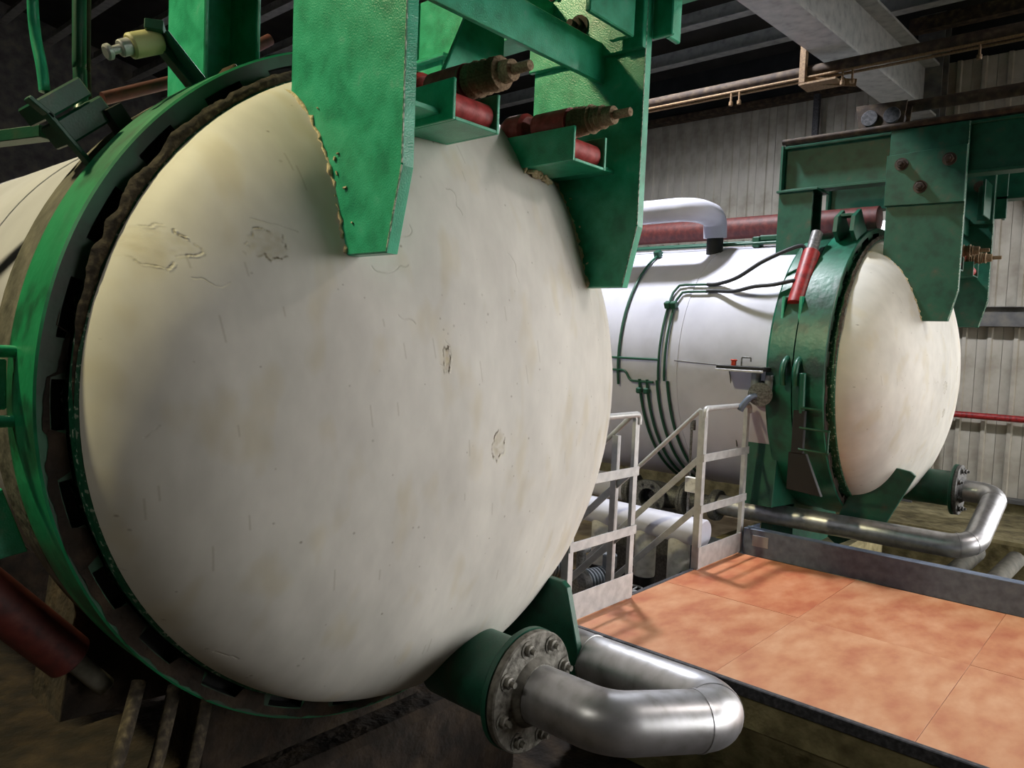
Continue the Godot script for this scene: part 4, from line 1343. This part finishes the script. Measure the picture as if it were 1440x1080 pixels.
	# pumps
	for i in 3:
		var p: Vector3 = [Vector3(4.58, -0.42, -3.14), Vector3(4.56, -0.42, -3.58), Vector3(4.56, -0.42, -4.02)][i]
		t = thing("pump", ["small grey pump on yellow base, nearest the left rail", "small grey pump second from the left rail", "small grey pump farthest from the left rail"][i], "pump", p - Vector3(0, 0.18, 0), "")
		s = S()
		box(s, p + Vector3(-0.2, -0.18, -0.14), p + Vector3(0.2, 0.06, 0.14), 0.006)
		obj("base", s, M.yellow_paint, t)
		s = S()
		var pr := [Vector2(0, -0.17), Vector2(0.07, -0.17)]
		for k in 9:
			pr.append(Vector2(0.095, -0.16 + 0.03 * k)); pr.append(Vector2(0.095, -0.15 + 0.03 * k)); pr.append(Vector2(0.08, -0.148 + 0.03 * k)); pr.append(Vector2(0.08, -0.132 + 0.03 * k))
		pr.append(Vector2(0.05, 0.13)); pr.append(Vector2(0.0, 0.13))
		lathe(s, Transform3D(frame(Vector3(1, 0, 0.25)), p + Vector3(0.02, 0.17, 0)), pr, 24)
		obj("motor", s, M.motor_grey, t)
		s = S()
		lathe(s, Transform3D(frame(Vector3(1, 0, 0.25)), p + Vector3(-0.15, 0.17, -0.03)), [Vector2(0, -0.06), Vector2(0.06, -0.06), Vector2(0.11, -0.03), Vector2(0.11, 0.03), Vector2(0.06, 0.06), Vector2(0, 0.06)], 24)
		cyl(s, p + Vector3(-0.15, 0.2, -0.03), p + Vector3(-0.15, 0.42, -0.03), 0.035, 16)
		lathe(s, Transform3D(Basis(Vector3.RIGHT, -PI / 2), p + Vector3(-0.15, 0.42, -0.03)), [Vector2(0, 0), Vector2(0.07, 0), Vector2(0.07, 0.02), Vector2(0, 0.02)], 20)
		obj("volute", s, M.flange_grey, t)
		s = S()
		cyl(s, p + Vector3(0.12, 0.25, 0.04), p + Vector3(0.12, 0.36, 0.04), 0.055, 16, 0.01)
		obj("terminal_box", s, M.motor_grey, t)
	for i in 4:
		var q := Vector3(4.72, -0.6, -2.9 - 0.44 * i)
		t = thing("drain_valve", ["dark handwheel valve beside header leg nearest the rails", "second dark handwheel valve along the white header", "third dark handwheel valve along the white header", "farthest dark handwheel valve along the white header"][i], "valve", q, "handwheel valves along the header")
		s = S()
		cyl(s, q, q + Vector3(0, 0.3, 0), 0.03, 14)
		lathe(s, Transform3D(Basis(Vector3.RIGHT, -PI / 2), q + Vector3(0, 0.12, 0)), [Vector2(0.03, 0), Vector2(0.065, 0.02), Vector2(0.065, 0.08), Vector2(0.03, 0.1)], 18)
		obj("body", s, M.dark_edge, t)
		s = S()
		var ring := []
		for k in 25: ring.append(q + Vector3(cos(TAU * k / 24) * 0.07, 0.32, sin(TAU * k / 24) * 0.07))
		tube(s, ring, 0.008, 8, false)
		for k in 3:
			var a := TAU * k / 3
			tube(s, [q + Vector3(0, 0.31, 0), q + Vector3(cos(a) * 0.07, 0.32, sin(a) * 0.07)], 0.006, 6)
		obj("handwheel", s, M.galvanised, t)

# ------------------------------------------------------------------ overhead steel, pipes, purlins
func overhead(D: Vector3) -> void:
	var s := S()
	ibeam(s, Vector3(9.25, 4.10 + 0.28, -2.3), Vector3(-6.5, 3.345 + 0.28, -2.3), 0.3, 0.56, 0.02, 0.025)
	trim("trim_1", s, M.beam_steel, "wide steel girder crossing under the roof at upper right", "beam")
	s = S()
	ibeam(s, Vector3(9.28, -0.6, -2.25), Vector3(9.28, 5.2, -2.25), 0.26, 0.28, 0.02, 0.02, Vector3.RIGHT)
	trim("trim_2", s, M.dusty_steel, "steel column against the right wall", "column")
	for i in 13:
		var px := 8.5 - 0.62 * i
		var py := 4.83 + 0.2 * (9.5 - px)
		s = S()
		bar(s, Vector3(px, py, -13.8), Vector3(px, py, 8.8), 0.13, 0.012)
		bar(s, Vector3(px + 0.06, py + 0.1, -13.8), Vector3(px + 0.06, py + 0.1, 8.8), 0.01, 0.2)
		trim("trim_%d" % (i + 3), s, M.beam_steel, "roof purlin under the dark roof sheet", "purlin")
	# dusty pipe with conduits
	var t := thing("ceiling_pipe", "brown dusty pipe with two conduits below, under the steel girder", "pipe", Vector3(6.3, 3.7, -3), "")
	s = S()
	tube(s, [Vector3(6.3, 3.815, -11), Vector3(6.3, 3.81, 2.5)], 0.042, 18)
	obj("pipe", s, M.rust_brown, t)
	for dx in [-0.05, 0.03]:
		s = S()
		tube(s, [Vector3(6.3 + dx, 3.748, -11), Vector3(6.3 + dx, 3.743, 2.5)], 0.011, 10)
		obj("conduit", s, M.brown_conduit, t)
	for z in [-3.1, -2.16, -1.22]:
		for dz in [0.0, 0.075]:
			s = S()
			cyl(s, Vector3(6.25, 3.74, z + dz), Vector3(6.25, 3.66, z + dz), 0.009, 8, 0.001)
			cyl(s, Vector3(6.25, 3.665, z + dz), Vector3(6.25, 3.63, z + dz), 0.018, 10)
			if dz == 0.0: obj("dropper", s, M.brown_conduit, t)
			elif z != -1.22: obj("dropper", s, M.brown_conduit, t)
	s = S()
	box(s, Vector3(6.22, 3.70, -2.5), Vector3(6.27, 4.0, -2.45), 0.003)
	box(s, Vector3(6.22, 3.68, -2.5), Vector3(6.42, 3.70, -2.2), 0.003)
	bar(s, Vector3(6.245, 3.72, -2.45), Vector3(6.4, 3.68, -2.1), 0.01, 0.06)
	tag(obj("pipe_bracket", s, M.brown_conduit), "tan angle bracket hanging the brown pipe from the girder", "bracket")
	# rusty pipe on the far gantry, with its pulley block
	s = S()
	tube(s, [Vector3(6.4, 3.42, -1.98), Vector3(6.4, 3.42, 2.5)], 0.045, 18)
	tag(obj("rusty_pipe", s, M.rust_brown), "rusty pipe lying above the far gantry", "pipe")
	t = thing("pulley_block", "rusty pulley block at the end of pipe on far gantry", "pulley", Vector3(6.4, 3.1, -1.9), "")
	s = S()
	for dx in [-0.06, 0.06]:
		prism(s, [Vector2(-2.0, 3.24), Vector2(-1.68, 3.24), Vector2(-1.66, 3.42), Vector2(-2.03, 3.43)], 0.012, Transform3D(XPLANE, Vector3(6.29 + dx * 1.2, 0, 0)))
	obj("cheek", s, M.rust_brown, t)
	s = S()
	for z in [-1.92, -1.76]: cyl(s, Vector3(6.19, 3.32, z), Vector3(6.38, 3.32, z), 0.06, 20)
	obj("wheel", s, M.dark_edge, t)
	for i in 2:
		s = S()
		var x := 5.88 + 0.07 * i
		tube(s, [Vector3(x, 3.14, D.z - 0.68), Vector3(x, 3.145, 2.5)], 0.022, 12)
		tag(obj("gantry_conduit", s, M.rust_brown), ["brown conduit on far gantry top, outer one", "brown conduit on far gantry top, inner one"][i], "conduit")
	# hanger bar in front of the wall
	s = S()
	box(s, Vector3(9.3, 3.3, -3.54), Vector3(9.36, 4.65, -3.47), 0.003)
	tag(obj("wall_post", s, M.dark_edge), "dark upright bar on the wall left of the far gantry", "post")
	# beams further right under the roof
	s = S()
	bar(s, Vector3(8.9, 5.0, -2.4), Vector3(8.9, 5.0, 3.0), 0.12, 0.14)
	tag(obj("eave_beam", s, M.rust_brown), "brown beam close under the roof at top right corner", "beam")
	s = S()
	tube(s, [Vector3(9.35, 3.02, -6.0), Vector3(9.35, 3.02, -2.7)], 0.012, 8)
	tag(obj("wall_cable", s, M.dark_edge), "thin dark cable along the wall left of gantry post", "cable")
